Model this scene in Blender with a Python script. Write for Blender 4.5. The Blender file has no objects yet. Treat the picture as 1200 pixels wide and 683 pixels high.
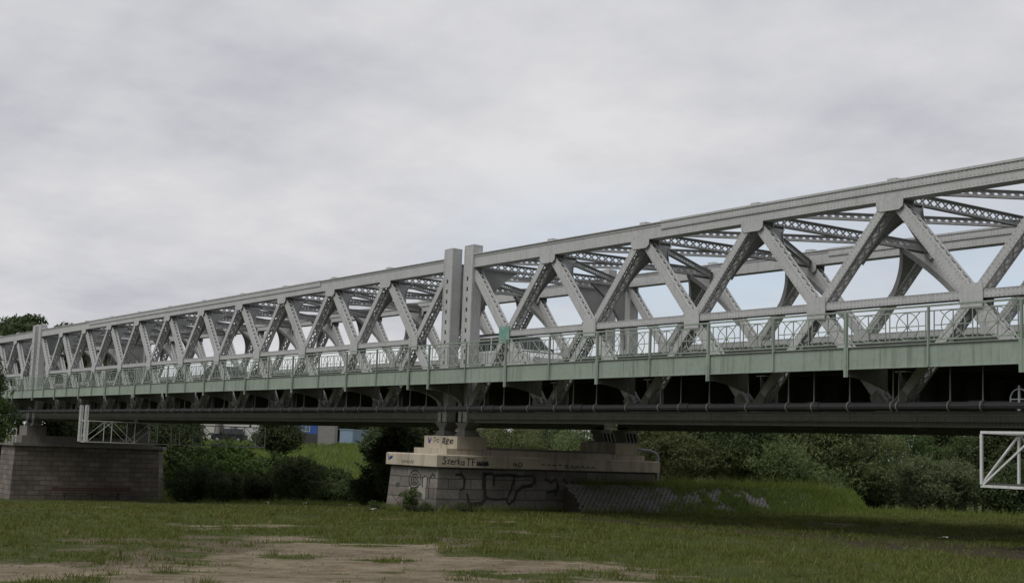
import bpy, math, random
import numpy as np
from mathutils import Vector, Matrix
random.seed(7); RNG = np.random.default_rng(11)
SC = bpy.context.scene
COL = SC.collection
R = math.radians

# ------------------------------------------------------------------ camera
CAM = np.array([50.008, -32.445, -1.221])
CR = np.array([0.57418163, 0.81792082, 0.03634537])
CU = np.array([0.07362133, -0.09579308, 0.99267496])
CF = np.array([-0.81541116, 0.56729993, 0.11521905])
cd = bpy.data.cameras.new('camera'); co = bpy.data.objects.new('camera', cd); COL.objects.link(co)
cd.sensor_width = 36; cd.lens = 1588.3 / 1200 * 36; cd.clip_end = 6000; cd.clip_start = 0.2
M4 = Matrix(((CR[0], CU[0], -CF[0], CAM[0]), (CR[1], CU[1], -CF[1], CAM[1]), (CR[2], CU[2], -CF[2], CAM[2]), (0, 0, 0, 1)))
co.matrix_world = M4
SC.camera = co

# ------------------------------------------------------------------ materials
def newmat(name):
    m = bpy.data.materials.new(name); m.use_nodes = True
    nt = m.node_tree
    return m, nt, nt.nodes['Principled BSDF']
def N(nt, t, **k):
    n = nt.nodes.new(t)
    for a, b in k.items(): setattr(n, a, b)
    return n
def L(nt, a, b): nt.links.new(a, b)
def mth(nt, op, a, b=None, c=None, clamp=False):
    n = N(nt, 'ShaderNodeMath', operation=op); n.use_clamp = clamp
    for i, v in enumerate((a, b, c)):
        if v is None: continue
        if isinstance(v, (int, float)): n.inputs[i].default_value = v
        else: L(nt, v, n.inputs[i])
    return n.outputs[0]
def noise(nt, vec, scale, detail=4, rough=.55):
    n = N(nt, 'ShaderNodeTexNoise'); n.inputs['Scale'].default_value = scale
    n.inputs['Detail'].default_value = detail; n.inputs['Roughness'].default_value = rough
    if vec is not None: L(nt, vec, n.inputs['Vector'])
    return n.outputs['Fac']
def ramp(nt, fac, stops):
    n = N(nt, 'ShaderNodeValToRGB'); e = n.color_ramp.elements
    while len(e) < len(stops): e.new(.5)
    for i, (p, c) in enumerate(stops):
        e[i].position = p; e[i].color = (*c, 1) if len(c) == 3 else c
    L(nt, fac, n.inputs[0]); return n.outputs['Color']
def mixc(nt, fac, a, b, mode='MIX'):
    n = N(nt, 'ShaderNodeMix', data_type='RGBA', blend_type=mode)
    if isinstance(fac, (int, float)): n.inputs[0].default_value = fac
    else: L(nt, fac, n.inputs[0])
    for s, v in ((6, a), (7, b)):
        if isinstance(v, tuple): n.inputs[s].default_value = (*v, 1) if len(v) == 3 else v
        else: L(nt, v, n.inputs[s])
    return n.outputs[2]
def objco(nt): return N(nt, 'ShaderNodeTexCoord').outputs['Object']
def geopos(nt): return N(nt, 'ShaderNodeNewGeometry').outputs['Position']
def uvco(nt, name='UVMap'):
    return N(nt, 'ShaderNodeUVMap', uv_map=name).outputs['UV']
def bump(nt, bsdf, h, strength=.3, dist=.02):
    b = N(nt, 'ShaderNodeBump'); b.inputs['Strength'].default_value = strength; b.inputs['Distance'].default_value = dist
    L(nt, h, b.inputs['Height']); L(nt, b.outputs[0], bsdf.inputs['Normal'])

def steel(name, base, dark, rivets=True, rough=.55, rust=.0, streak=2.4):
    m, nt, b = newmat(name)
    p = geopos(nt)
    n1 = noise(nt, p, .7, 6, .65); n2 = noise(nt, p, 7, 4)
    c = mixc(nt, mth(nt, 'MULTIPLY', mth(nt, 'SUBTRACT', n1, .3), 2.2, clamp=True), base, dark)
    c = mixc(nt, mth(nt, 'MULTIPLY', mth(nt, 'SUBTRACT', n2, .5), 1.2, clamp=True), c, tuple(x * .55 for x in dark))
    # rain streaks: noise stretched along Z
    mp = N(nt, 'ShaderNodeMapping'); mp.inputs['Scale'].default_value = (9, 9, .7); L(nt, p, mp.inputs['Vector'])
    st = noise(nt, mp.outputs[0], 1, 3)
    c = mixc(nt, mth(nt, 'MULTIPLY', mth(nt, 'SUBTRACT', st, .52), streak, clamp=True), c, tuple(x * .5 for x in dark))
    if rust:
        rn = noise(nt, p, 2.3, 6, .7)
        c = mixc(nt, mth(nt, 'MULTIPLY', mth(nt, 'SUBTRACT', rn, .70 - .06 * rust), 5, clamp=True), c, (.13, .075, .05))
    b.inputs['Roughness'].default_value = rough
    if rivets:
        uv = N(nt, 'ShaderNodeSeparateXYZ'); L(nt, uvco(nt), uv.inputs[0])
        dm = N(nt, 'ShaderNodeSeparateXYZ'); L(nt, uvco(nt, 'Dim'), dm.inputs[0])
        u, v, w = uv.outputs[0], uv.outputs[1], dm.outputs[0]
        du = mth(nt, 'MULTIPLY', mth(nt, 'SUBTRACT', mth(nt, 'FRACT', mth(nt, 'DIVIDE', u, .14)), .5), .14)
        dv = mth(nt, 'SUBTRACT', mth(nt, 'MINIMUM', v, mth(nt, 'SUBTRACT', w, v)), .05)
        r = mth(nt, 'SQRT', mth(nt, 'ADD', mth(nt, 'MULTIPLY', du, du), mth(nt, 'MULTIPLY', dv, dv)))
        k = mth(nt, 'SUBTRACT', 1, mth(nt, 'DIVIDE', r, .026), clamp=True)
        k = mth(nt, 'MULTIPLY', k, mth(nt, 'GREATER_THAN', w, .12))
        rim = mth(nt, 'MULTIPLY', mth(nt, 'LESS_THAN', r, .034), mth(nt, 'GREATER_THAN', w, .12))
        c = mixc(nt, mth(nt, 'MULTIPLY', rim, .35), c, tuple(x * .5 for x in dark))
        bump(nt, b, k, .8, .015)
    L(nt, c, b.inputs['Base Color'])
    return m
M = {}
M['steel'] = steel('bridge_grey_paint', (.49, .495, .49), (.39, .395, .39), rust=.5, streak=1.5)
M['steel_in'] = steel('bridge_grey_paint_inner_shaded', (.33, .335, .33), (.24, .245, .24), rivets=False, rust=.4)  # darkened bridge paint: shadow on knees and inner bracing put in, with some soot
M['shaded'] = steel('shaded_grey_paint', (.22, .215, .195), (.14, .135, .12), rivets=True, rough=.7, rust=.3)  # same bridge paint darkened: the shade under the walkway is in the colour
M['shaded_plain'] = steel('shaded_plain_paint', (.22, .215, .195), (.14, .135, .12), rivets=False, rough=.7, rust=.3)  # rivetless version, under-deck shade painted into brackets, hangers and bearings
M['under'] = steel('dark_deck_steel', (.075, .075, .07), (.045, .045, .042), rivets=False, rough=.7, rust=.4)  # floor steel, much darker than the truss paint
M['green'] = steel('pale_green_paint', (.29, .345, .285), (.225, .27, .22), rivets=False, rough=.5, rust=.6, streak=3.2)
M['turq'] = steel('turquoise_paint', (.17, .38, .30), (.12, .28, .22), rivets=True)
_nt = M['turq'].node_tree; _b = _nt.nodes['Principled BSDF']; _src = _b.inputs['Base Color'].links[0].from_socket
_n = mth(_nt, 'MULTIPLY', mth(_nt, 'SUBTRACT', noise(_nt, geopos(_nt), 2.6, 4, .6), .48), 6, clamp=True)
L(_nt, mixc(_nt, _n, _src, (.36, .40, .39)), _b.inputs['Base Color'])
M['pipe'] = steel('black_pipe_wrap', (.022, .022, .024), (.014, .014, .015), rivets=False, rough=.65)
M['white'] = steel('white_tube_paint', (.66, .67, .66), (.5, .5, .48), rivets=False, rough=.45)
M['darkrail'] = steel('dark_rail_steel', (.09, .09, .085), (.05, .05, .05), rivets=False, rough=.6)
M['galv'] = steel('galvanised_pipe', (.33, .34, .36), (.25, .26, .27), rivets=False, rough=.4)
M['rustwood'] = steel('red_brown_paint', (.10, .045, .035), (.06, .032, .026), rivets=False, rough=.8)

def simple(name, c, rough=.5, metal=0, var=.25, scale=3):
    m, nt, b = newmat(name)
    n = noise(nt, objco(nt), scale, 4)
    L(nt, mixc(nt, mth(nt, 'MULTIPLY', n, 1), c, tuple(x * (1 - var) for x in c)), b.inputs['Base Color'])
    b.inputs['Roughness'].default_value = rough; b.inputs['Metallic'].default_value = metal
    return m
def concrete(name, c1, c2, sc=1.0):
    m, nt, b = newmat(name); p = geopos(nt)
    n = noise(nt, p, 1.3 * sc, 6, .6); f = noise(nt, p, 18 * sc, 4)
    c = mixc(nt, n, c1, c2)
    mp = N(nt, 'ShaderNodeMapping'); mp.inputs['Scale'].default_value = (3.5, 3.5, .35); L(nt, p, mp.inputs['Vector'])
    st = noise(nt, mp.outputs[0], 1, 4)
    c = mixc(nt, mth(nt, 'MULTIPLY', mth(nt, 'SUBTRACT', st, .5), 2.6, clamp=True), c, tuple(x * .42 for x in c2))
    c = mixc(nt, mth(nt, 'MULTIPLY', mth(nt, 'SUBTRACT', f, .5), .8, clamp=True), c, tuple(x * .6 for x in c2))
    L(nt, c, b.inputs['Base Color']); b.inputs['Roughness'].default_value = .9
    bump(nt, b, f, .35, .02); return m
M['conc'] = concrete('pale_cap_concrete', (.52, .46, .36), (.37, .32, .25))
M['conc_d'] = concrete('weathered_concrete', (.22, .205, .185), (.15, .14, .125))
M['paver'] = concrete('paver_concrete', (.17, .165, .155), (.11, .105, .095), 2)
def masonry(name, c1, c2, mortar, bw, bh):
    m, nt, b = newmat(name)
    br = N(nt, 'ShaderNodeTexBrick'); L(nt, uvco(nt), br.inputs['Vector'])
    br.inputs['Scale'].default_value = 1; br.inputs['Brick Width'].default_value = bw; br.inputs['Row Height'].default_value = bh
    br.inputs['Mortar Size'].default_value = .02; br.inputs['Mortar Smooth'].default_value = .3
    br.inputs['Color1'].default_value = (*c1, 1); br.inputs['Color2'].default_value = (*c2, 1); br.inputs['Mortar'].default_value = (*mortar, 1)
    p = geopos(nt); n = noise(nt, p, .8, 6, .65); f = noise(nt, p, 9, 5, .65)
    c = mixc(nt, mth(nt, 'MULTIPLY', mth(nt, 'SUBTRACT', n, .42), 2.4, clamp=True), br.outputs['Color'], tuple(x * .5 for x in c2))
    c = mixc(nt, mth(nt, 'MULTIPLY', mth(nt, 'SUBTRACT', f, .48), 1.6, clamp=True), c, tuple(x * .55 for x in c2))
    L(nt, c, b.inputs['Base Color']); b.inputs['Roughness'].default_value = .92
    h = mth(nt, 'SUBTRACT', mth(nt, 'MULTIPLY', f, .5), br.outputs['Fac'])
    bump(nt, b, h, .9, .04); return m
M['ashlar'] = masonry('granite_ashlar', (.205, .19, .168), (.12, .112, .10), (.06, .056, .05), 1.15, .43)
M['ashlar_far'] = masonry('brown_ashlar', (.215, .185, .155), (.125, .108, .092), (.06, .052, .045), 1.0, .40)
M['ink'] = simple('black_spray_paint', (.024, .024, .025), .8)
M['ink_blue'] = simple('blue_spray_paint', (.035, .045, .20), .6)
M['ink_pale'] = simple('pale_spray_paint', (.30, .285, .25), .7)
M['ink_red'] = simple('faded_red_spray', (.21, .115, .10), .7)
M['glass'] = simple('car_glass', (.012, .02, .024), .3)
M['carwhite'] = simple('white_car_paint', (.74, .73, .75), .25)
M['cardark'] = simple('dark_car_paint', (.028, .03, .034), .25)
M['carsilver'] = simple('silver_car_paint', (.33, .34, .36), .3)
M['tyre'] = simple('tyre_rubber', (.02, .02, .02), .85)
M['lamp'] = simple('headlamp_lens', (.6, .6, .58), .1)
M['blue'] = simple('blue_cabin_paint', (.035, .10, .34), .5)
M['ltblue'] = simple('light_blue_container_paint', (.27, .36, .46), .5, 0, .3, 1)
M['cabin'] = simple('off_white_cabin_paint', (.52, .51, .48), .6, 0, .25, .8)
M['greywall'] = simple('grey_plank_wall', (.26, .25, .24), .8, 0, .4, 2)
M['darkwall'] = simple('dark_plinth', (.05, .048, .045), .8)
M['litter'] = simple('white_plastic', (.7, .7, .68), .5)

def foliage(name, c_dark, c_light, transl=.38):
    m, nt, b = newmat(name)
    at = N(nt, 'ShaderNodeAttribute', attribute_name='rnd'); oi = N(nt, 'ShaderNodeObjectInfo')
    n = noise(nt, geopos(nt), .55, 3)
    f = mth(nt, 'ADD', mth(nt, 'MULTIPLY', at.outputs['Fac'], .55), mth(nt, 'MULTIPLY', n, .5))
    c = ramp(nt, f, [(.2, c_dark), (.85, c_light)])
    hs = N(nt, 'ShaderNodeHueSaturation'); L(nt, c, hs.inputs['Color'])
    L(nt, mth(nt, 'ADD', .485, mth(nt, 'MULTIPLY', oi.outputs['Random'], .03)), hs.inputs['Hue'])
    L(nt, mth(nt, 'ADD', .85, mth(nt, 'MULTIPLY', oi.outputs['Random'], .3)), hs.inputs['Value'])
    L(nt, hs.outputs[0], b.inputs['Base Color']); b.inputs['Roughness'].default_value = .6
    b.inputs['Specular IOR Level'].default_value = .25
    tr = N(nt, 'ShaderNodeBsdfTranslucent'); L(nt, hs.outputs[0], tr.inputs['Color'])
    mx = N(nt, 'ShaderNodeMixShader'); mx.inputs[0].default_value = transl
    L(nt, b.outputs[0], mx.inputs[1]); L(nt, tr.outputs[0], mx.inputs[2])
    L(nt, mx.outputs[0], nt.nodes['Material Output'].inputs['Surface']); return m
M['f_dark'] = foliage('dark_leaves', (.042, .06, .023), (.10, .13, .052))
M['f_mid'] = foliage('green_leaves', (.045, .07, .022), (.10, .14, .045))
M['f_willow'] = foliage('willow_leaves', (.10, .13, .05), (.18, .215, .088))
M['f_grey'] = foliage('grey_green_leaves', (.10, .12, .058), (.175, .20, .10))
M['f_lush'] = foliage('lush_leaves', (.038, .066, .014), (.095, .14, .032))
M['blade'] = foliage('grass_blades', (.066, .086, .014), (.15, .165, .036), .3)
M['weed'] = foliage('weed_blades', (.10, .145, .026), (.20, .24, .058), .45)
M['straw'] = foliage('straw', (.16, .13, .07), (.28, .24, .14), .2)
M['bark'] = simple('bark', (.06, .05, .04), .9, 0, .5, 8)

# ------------------------------------------------------------------ mesh builder
class MB:
    def __init__(s): s.v = []; s.f = []; s.uv = []; s.dim = []
    def face(s, pts, uv=None, dim=(0, 0)):
        i = len(s.v); pts = [Vector(p) for p in pts]; s.v += pts; s.f.append(tuple(range(i, i + len(pts))))
        if uv is None:
            n = (pts[1] - pts[0]).cross(pts[2] - pts[0])
            if n.length < 1e-12: n = Vector((0, 0, 1))
            n.normalize()
            if abs(n.z) > .8: uv = [(p.x, p.y) for p in pts]
            else:
                t = Vector((-n.y, n.x, 0)).normalized(); uv = [(p.dot(t), p.z) for p in pts]
        s.uv += uv; s.dim += [dim] * len(pts)
    def hexa(s, p):     # p: 8 corners, bottom ring 0-3 ccw, top ring 4-7
        for q in ((3, 2, 1, 0), (4, 5, 6, 7), (0, 1, 5, 4), (1, 2, 6, 5), (2, 3, 7, 6), (3, 0, 4, 7)): s.face([p[k] for k in q])
    def box(s, x0, x1, y0, y1, z0, z1):
        s.hexa([(x0, y0, z0), (x1, y0, z0), (x1, y1, z0), (x0, y1, z0), (x0, y0, z1), (x1, y0, z1), (x1, y1, z1), (x0, y1, z1)])
    def taper(s, b, t, z0, z1):   # b,t = (x0,x1,y0,y1)
        s.hexa([(b[0], b[2], z0), (b[1], b[2], z0), (b[1], b[3], z0), (b[0], b[3], z0), (t[0], t[2], z1), (t[1], t[2], z1), (t[1], t[3], z1), (t[0], t[3], z1)])
    def bar(s, a, b, w, d, side):  # rectangular bar, w along side, d along the other axis; UV in metres along the bar
        a = Vector(a); b = Vector(b); t = (b - a); ln = t.length; t.normalize()
        sd = Vector(side); sd = (sd - t * sd.dot(t)).normalized(); nn = t.cross(sd)
        def P(q, i, j): return q + sd * (w / 2 * i) + nn * (d / 2 * j)
        for (c0, c1, ww) in (((-1, -1), (1, -1), w), ((1, -1), (1, 1), d), ((1, 1), (-1, 1), w), ((-1, 1), (-1, -1), d)):
            s.face([P(a, *c0), P(a, *c1), P(b, *c1), P(b, *c0)], [(0, 0), (0, ww), (ln, ww), (ln, 0)], (ww, ln))
        s.face([P(a, -1, 1), P(a, 1, 1), P(a, 1, -1), P(a, -1, -1)]); s.face([P(b, -1, -1), P(b, 1, -1), P(b, 1, 1), P(b, -1, 1)])
    def prism(s, poly, off):      # polygon (ccw list of 3d pts) extruded by vector off
        off = Vector(off); A = [Vector(p) for p in poly]; B = [p + off for p in A]
        s.face(A[::-1]); s.face(B)
        for i in range(len(A)):
            j = (i + 1) % len(A); s.face([A[i], A[j], B[j], B[i]])
    def tube(s, pts, rad, n=8, caps=True):
        pts = [Vector(p) for p in pts]; rad = rad if isinstance(rad, (list, tuple)) else [rad] * len(pts)
        rings = []; ref = None
        for i, p in enumerate(pts):
            t = (pts[min(i + 1, len(pts) - 1)] - pts[max(i - 1, 0)]).normalized()
            if ref is None: ref = Vector((0, 0, 1)) if abs(t.z) < .9 else Vector((1, 0, 0))
            sd = (ref - t * ref.dot(t)).normalized(); ref = sd; nn = t.cross(sd)
            rings.append([p + (sd * math.cos(6.28318 * k / n) + nn * math.sin(6.28318 * k / n)) * rad[i] for k in range(n)])
        for a, b in zip(rings, rings[1:]):
            for k in range(n):
                s.face([a[k], a[(k + 1) % n], b[(k + 1) % n], b[k]])
        if caps: s.face(rings[0][::-1]); s.face(rings[-1])
    def ring(s, c, r, rad, ax1, ax2, n=24, m=5):
        c = Vector(c); ax1 = Vector(ax1); ax2 = Vector(ax2)
        pts = [c + (ax1 * math.cos(6.28318 * k / n) + ax2 * math.sin(6.28318 * k / n)) * r for k in range(n + 1)]
        s.tube(pts, rad, m, False)
    def build(s, name, mat, parent=None, smooth=False, loc=None):
        me = bpy.data.meshes.new(name); me.from_pydata([tuple(v) for v in s.v], [], s.f)
        u = me.uv_layers.new(name='UVMap'); u.data.foreach_set('uv', [c for q in s.uv for c in q])
        d = me.uv_layers.new(name='Dim'); d.data.foreach_set('uv', [c for q in s.dim for c in q])
        if smooth:
            me.polygons.foreach_set('use_smooth', [True] * len(me.polygons))
        me.materials.append(mat)
        o = bpy.data.objects.new(name, me); COL.objects.link(o)
        if parent: o.parent = parent
        if loc: o.location = loc
        return o
def arrmesh(name, verts, nper, mat, parent=None, rnd=None):
    """verts (F, nper, 3) -> mesh of F separate faces, fast"""
    F = len(verts); me = bpy.data.meshes.new(name)
    me.vertices.add(F * nper); me.vertices.foreach_set('co', np.asarray(verts, np.float32).ravel())
    me.loops.add(F * nper); me.loops.foreach_set('vertex_index', np.arange(F * nper, dtype=np.int32))
    me.polygons.add(F); me.polygons.foreach_set('loop_start', np.arange(0, F * nper, nper, dtype=np.int32))
    me.polygons.foreach_set('loop_total', np.full(F, nper, np.int32))
    if rnd is not None:
        a = me.attributes.new('rnd', 'FLOAT', 'POINT'); a.data.foreach_set('value', np.repeat(rnd, nper).astype(np.float32))
    me.update(calc_edges=True); me.materials.append(mat)
    o = bpy.data.objects.new(name, me); COL.objects.link(o)
    if parent: o.parent = parent
    return o
def empty(name, loc=(0, 0, 0), rz=0):
    o = bpy.data.objects.new(name, None); o.empty_display_size = .3; COL.objects.link(o); o.location = loc; o.rotation_euler = (0, 0, rz); return o
def tag(o, label, cat, group=None, kind=None):
    o['label'] = label
    if cat: o['category'] = cat
    if group: o['group'] = group
    if kind: o['kind'] = kind
    return o
def kids(o): return [c for c in COL.objects if c.parent == o]
def copy_tree(o, parent=None, index=None):
    if index is None:
        index = {}
        for c in COL.objects:
            if c.parent: index.setdefault(c.parent, []).append(c)
    c = o.copy(); COL.objects.link(c); c.parent = parent
    for ch in index.get(o, []): copy_tree(ch, c, index)
    return c
def share(o, name, parent, loc=(0, 0, 0), scale=None, rot=None):
    c = o.copy(); c.name = name; COL.objects.link(c); c.parent = parent; c.location = loc
    if scale: c.scale = scale
    if rot: c.rotation_euler = rot
    return c

# ------------------------------------------------------------------ terrain
def vnoise(x, y, s, seed=0):
    x = np.asarray(x, float) / s; y = np.asarray(y, float) / s
    xi = np.floor(x).astype(np.int64); yi = np.floor(y).astype(np.int64); fx = x - xi; fy = y - yi
    fx = fx * fx * (3 - 2 * fx); fy = fy * fy * (3 - 2 * fy)
    def h(a, b):
        k = (a * 374761393 + b * 668265263 + seed * 974711) & 0x7fffffff
        k = ((k ^ (k >> 13)) * 1274126177) & 0x7fffffff
        return ((k ^ (k >> 16)) & 0xffff) / 65535.
    return (h(xi, yi) * (1 - fx) + h(xi + 1, yi) * fx) * (1 - fy) + (h(xi, yi + 1) * (1 - fx) + h(xi + 1, yi + 1) * fx) * fy
def sstep(a, b, x): t = np.clip((x - a) / (b - a), 0, 1); return t * t * (3 - 2 * t)
def height(x, y):
    x = np.asarray(x, float); y = np.asarray(y, float)
    b = np.interp(x, [-300, -140, -66, 0, 50, 120], [-7.0, -7.0, -6.9, -3.95, -2.8, -2.6])
    s = -.85 * (x + 60) + .53 * (y - 12)
    bank = np.interp(s, [-10, 4, 36, 60, 400], [-6.5, -6.3, -3.75, -1.65, -1.6])
    w = sstep(0, 12, s) * sstep(9, 22, y + 0 * x)
    b = b * (1 - w) + bank * w
    # long grassy berm that runs on from the near pier
    inb = sstep(2.45, 1.25, x) * sstep(-16, -8, x) * sstep(4.6, 5.9, y) * sstep(24.2, 21.6, y)
    b = b + inb * np.maximum(0, -2.82 - b)
    b = b + (vnoise(x, y, 7, 1) - .5) * .16 + (vnoise(x, y, 2.1, 2) - .5) * .05 * 1
    return b
def hz(x, y): return float(height(x, y))
POLY = {
 'dirt': [(33.2, -29.5), (29.0, -27.6), (26.9, -26.0), (27.95, -25.5), (27.6, -23.5), (25.2, -21.0), (22.1, -19.0), (20.4, -17.9), (20.1, -17.3), (22, -17.5), (24.6, -16.75), (27.4, -17.7), (29.1, -16.9), (30.4, -17.6), (32.6, -19.0), (37, -21.8), (44, -28), (44, -34), (36, -33)],
 's1': [(18.56, -10.55), (19.2, -9.5), (21.5, -10.1), (22.4, -11.95)],
 's3': [(11, -18.5), (14, -17.4), (15.0, -15.2), (15.9, -16.2), (16.0, -18.2)],
 's5': [(30.75, -16.97), (31.9, -16.75), (34.4, -17.7), (33.8, -19.4)]}
WORN = {
 'brown': [(27.2, -25.6), (20.8, -23), (19.6, -20.6), (20.6, -18.9), (23.9, -19.9), (27.7, -23.4)],
 's2': [(19, -14.7), (21.4, -13.3), (25, -14.3), (26.3, -15.7), (22, -15.2)]}
PATH = [(8, .3), (12.5, .1), (18, .1), (23.3, .1), (26, .0), (31, -2.2), (36, -3.2), (30, -5.2), (27, -4.6), (23.6, -3.6), (16.5, -2.0), (10, -1.2)]
def sdpoly(x, y, poly):
    x = np.asarray(x, float); y = np.asarray(y, float)
    d = np.full(x.shape, 1e9); ins = np.zeros(x.shape, bool)
    n = len(poly)
    for i in range(n):
        ax, ay = poly[i]; bx, by = poly[(i + 1) % n]; ex, ey = bx - ax, by - ay
        t = np.clip(((x - ax) * ex + (y - ay) * ey) / (ex * ex + ey * ey), 0, 1)
        d = np.minimum(d, np.hypot(x - ax - t * ex, y - ay - t * ey))
        c = ((ay > y) != (by > y)) & (x < (bx - ax) * (y - ay) / (by - ay + 1e-12) + ax); ins ^= c
    return np.where(ins, -d, d)
def masks(x, y):
    n = (vnoise(x, y, 1.9, 5) - .5) * 1.8 + (vnoise(x, y, .6, 6) - .5) * 1.2 - .25
    d = np.full(np.shape(x), 1e9)
    for p in POLY.values(): d = np.minimum(d, sdpoly(x, y, p))
    dirt = sstep(1.0, -1.0, d + n * .9)
    d = np.full(np.shape(x), 1e9)
    for p in WORN.values(): d = np.minimum(d, sdpoly(x, y, p))
    worn = sstep(.5, -.6, d + n * 1.2) * (.35 + .65 * sstep(.35, .6, vnoise(x, y, .9, 9)))
    path = sstep(.5, -.6, sdpoly(x, y, PATH) + n)
    dirt = dirt * (1 - .75 * sstep(.55, .75, .6 * vnoise(x, y, 1.4, 61) + .4 * vnoise(x, y, .5, 62)))
    small = sstep(.77, .86, vnoise(x, y, 1.3, 21) * .7 + vnoise(x, y, 5, 22) * .3)
    return np.maximum(dirt, small * .7), worn, path
def build_ground():
    def axis(lo, hi, c0, c1, step):
        a = list(np.arange(c0, c1 + 1e-6, step)); s = step; v = c1
        while v < hi: s *= 1.13; v += s; a.append(v)
        s = step; v = c0; pre = []
        while v > lo: s *= 1.13; v -= s; pre.append(v)
        return np.array(pre[::-1] + a)
    xs = axis(-2500, 2500, -16, 46, .3); ys = axis(-2500, 2500, -34, 30, .3)
    X, Y = np.meshgrid(xs, ys, indexing='ij'); Z = height(X, Y)
    nx, ny = X.shape; V = np.stack([X, Y, Z], -1).reshape(-1, 3)
    i, j = np.meshgrid(np.arange(nx - 1), np.arange(ny - 1), indexing='ij'); a = (i * ny + j).ravel()
    F = np.stack([a, a + ny, a + ny + 1, a + 1], -1)
    me = bpy.data.meshes.new('ground'); me.vertices.add(len(V)); me.vertices.foreach_set('co', V.astype(np.float32).ravel())
    me.loops.add(F.size); me.loops.foreach_set('vertex_index', F.astype(np.int32).ravel())
    me.polygons.add(len(F)); me.polygons.foreach_set('loop_start', np.arange(0, F.size, 4, dtype=np.int32)); me.polygons.foreach_set('loop_total', np.full(len(F), 4, np.int32))
    me.polygons.foreach_set('use_smooth', [True] * len(F))
    d, w, p = masks(X.ravel(), Y.ravel())
    for nme, val in (('dirt', d), ('worn', w), ('path', p)):
        at = me.attributes.new(nme, 'FLOAT', 'POINT'); at.data.foreach_set('value', val.astype(np.float32))
    me.update(calc_edges=True)
    m, nt, b = newmat('meadow_ground'); pz = geopos(nt)
    n1 = noise(nt, pz, .35, 6, .6); n2 = noise(nt, pz, 3.2, 6, .65); n3 = noise(nt, pz, 22, 4, .7)
    g = ramp(nt, mth(nt, 'ADD', mth(nt, 'MULTIPLY', n1, .5), mth(nt, 'MULTIPLY', n2, .5)), [(.32, (.04, .054, .014)), (.52, (.064, .08, .022)), (.68, (.095, .098, .038))])
    g = mixc(nt, mth(nt, 'MULTIPLY', n3, .5), g, (.03, .036, .012))
    n4 = noise(nt, pz, 1.1, 7, .75); n5 = noise(nt, pz, 70, 3, .6)
    e = ramp(nt, mth(nt, 'ADD', mth(nt, 'MULTIPLY', n4, .65), mth(nt, 'ADD', mth(nt, 'MULTIPLY', n3, .2), mth(nt, 'MULTIPLY', n5, .15))), [(.36, (.07, .054, .032)), (.45, (.14, .113, .076)), (.53, (.21, .172, .12)), (.66, (.30, .252, .185))])
    wv = ramp(nt, n3, [(.3, (.07, .058, .038)), (.7, (.16, .13, .09))])
    pt = ramp(nt, mth(nt, 'ADD', mth(nt, 'MULTIPLY', n2, .5), mth(nt, 'MULTIPLY', n3, .5)), [(.35, (.032, .028, .018)), (.65, (.075, .064, .044))])
    def edge(att):
        a = N(nt, 'ShaderNodeAttribute', attribute_name=att).outputs['Fac']
        return mth(nt, 'MULTIPLY', mth(nt, 'SUBTRACT', mth(nt, 'ADD', a, mth(nt, 'ADD', mth(nt, 'MULTIPLY', mth(nt, 'SUBTRACT', n2, .5), 1.5), mth(nt, 'MULTIPLY', mth(nt, 'SUBTRACT', n3, .5), .9))), .36), 2.6, clamp=True)
    c = mixc(nt, edge('worn'), g, wv); c = mixc(nt, edge('path'), c, pt); c = mixc(nt, edge('dirt'), c, e)
    L(nt, c, b.inputs['Base Color']); b.inputs['Roughness'].default_value = .95; b.inputs['Specular IOR Level'].default_value = .1
    bump(nt, b, mth(nt, 'ADD', n3, mth(nt, 'MULTIPLY', n5, .5)), .8, .035)
    me.materials.append(m); o = bpy.data.objects.new('ground', me); COL.objects.link(o)
    o['kind'] = 'structure'; o['label'] = 'mown river meadow with bare pale earth and worn patches'
    return o
build_ground()

# ------------------------------------------------------------------ bridge
P_ = 5.812; NP = 11; LEN = P_ * NP; GAP = 1.68
YN, YF = .25, 9.2                      # truss centre planes
ZB, ZT = .1, 6.98                      # chord centres
YW = -1.84                             # near walkway edge; far one mirrored about the bridge axis
AX = (YN + YF) / 2
def mir(y): return 2 * AX - y

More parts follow.
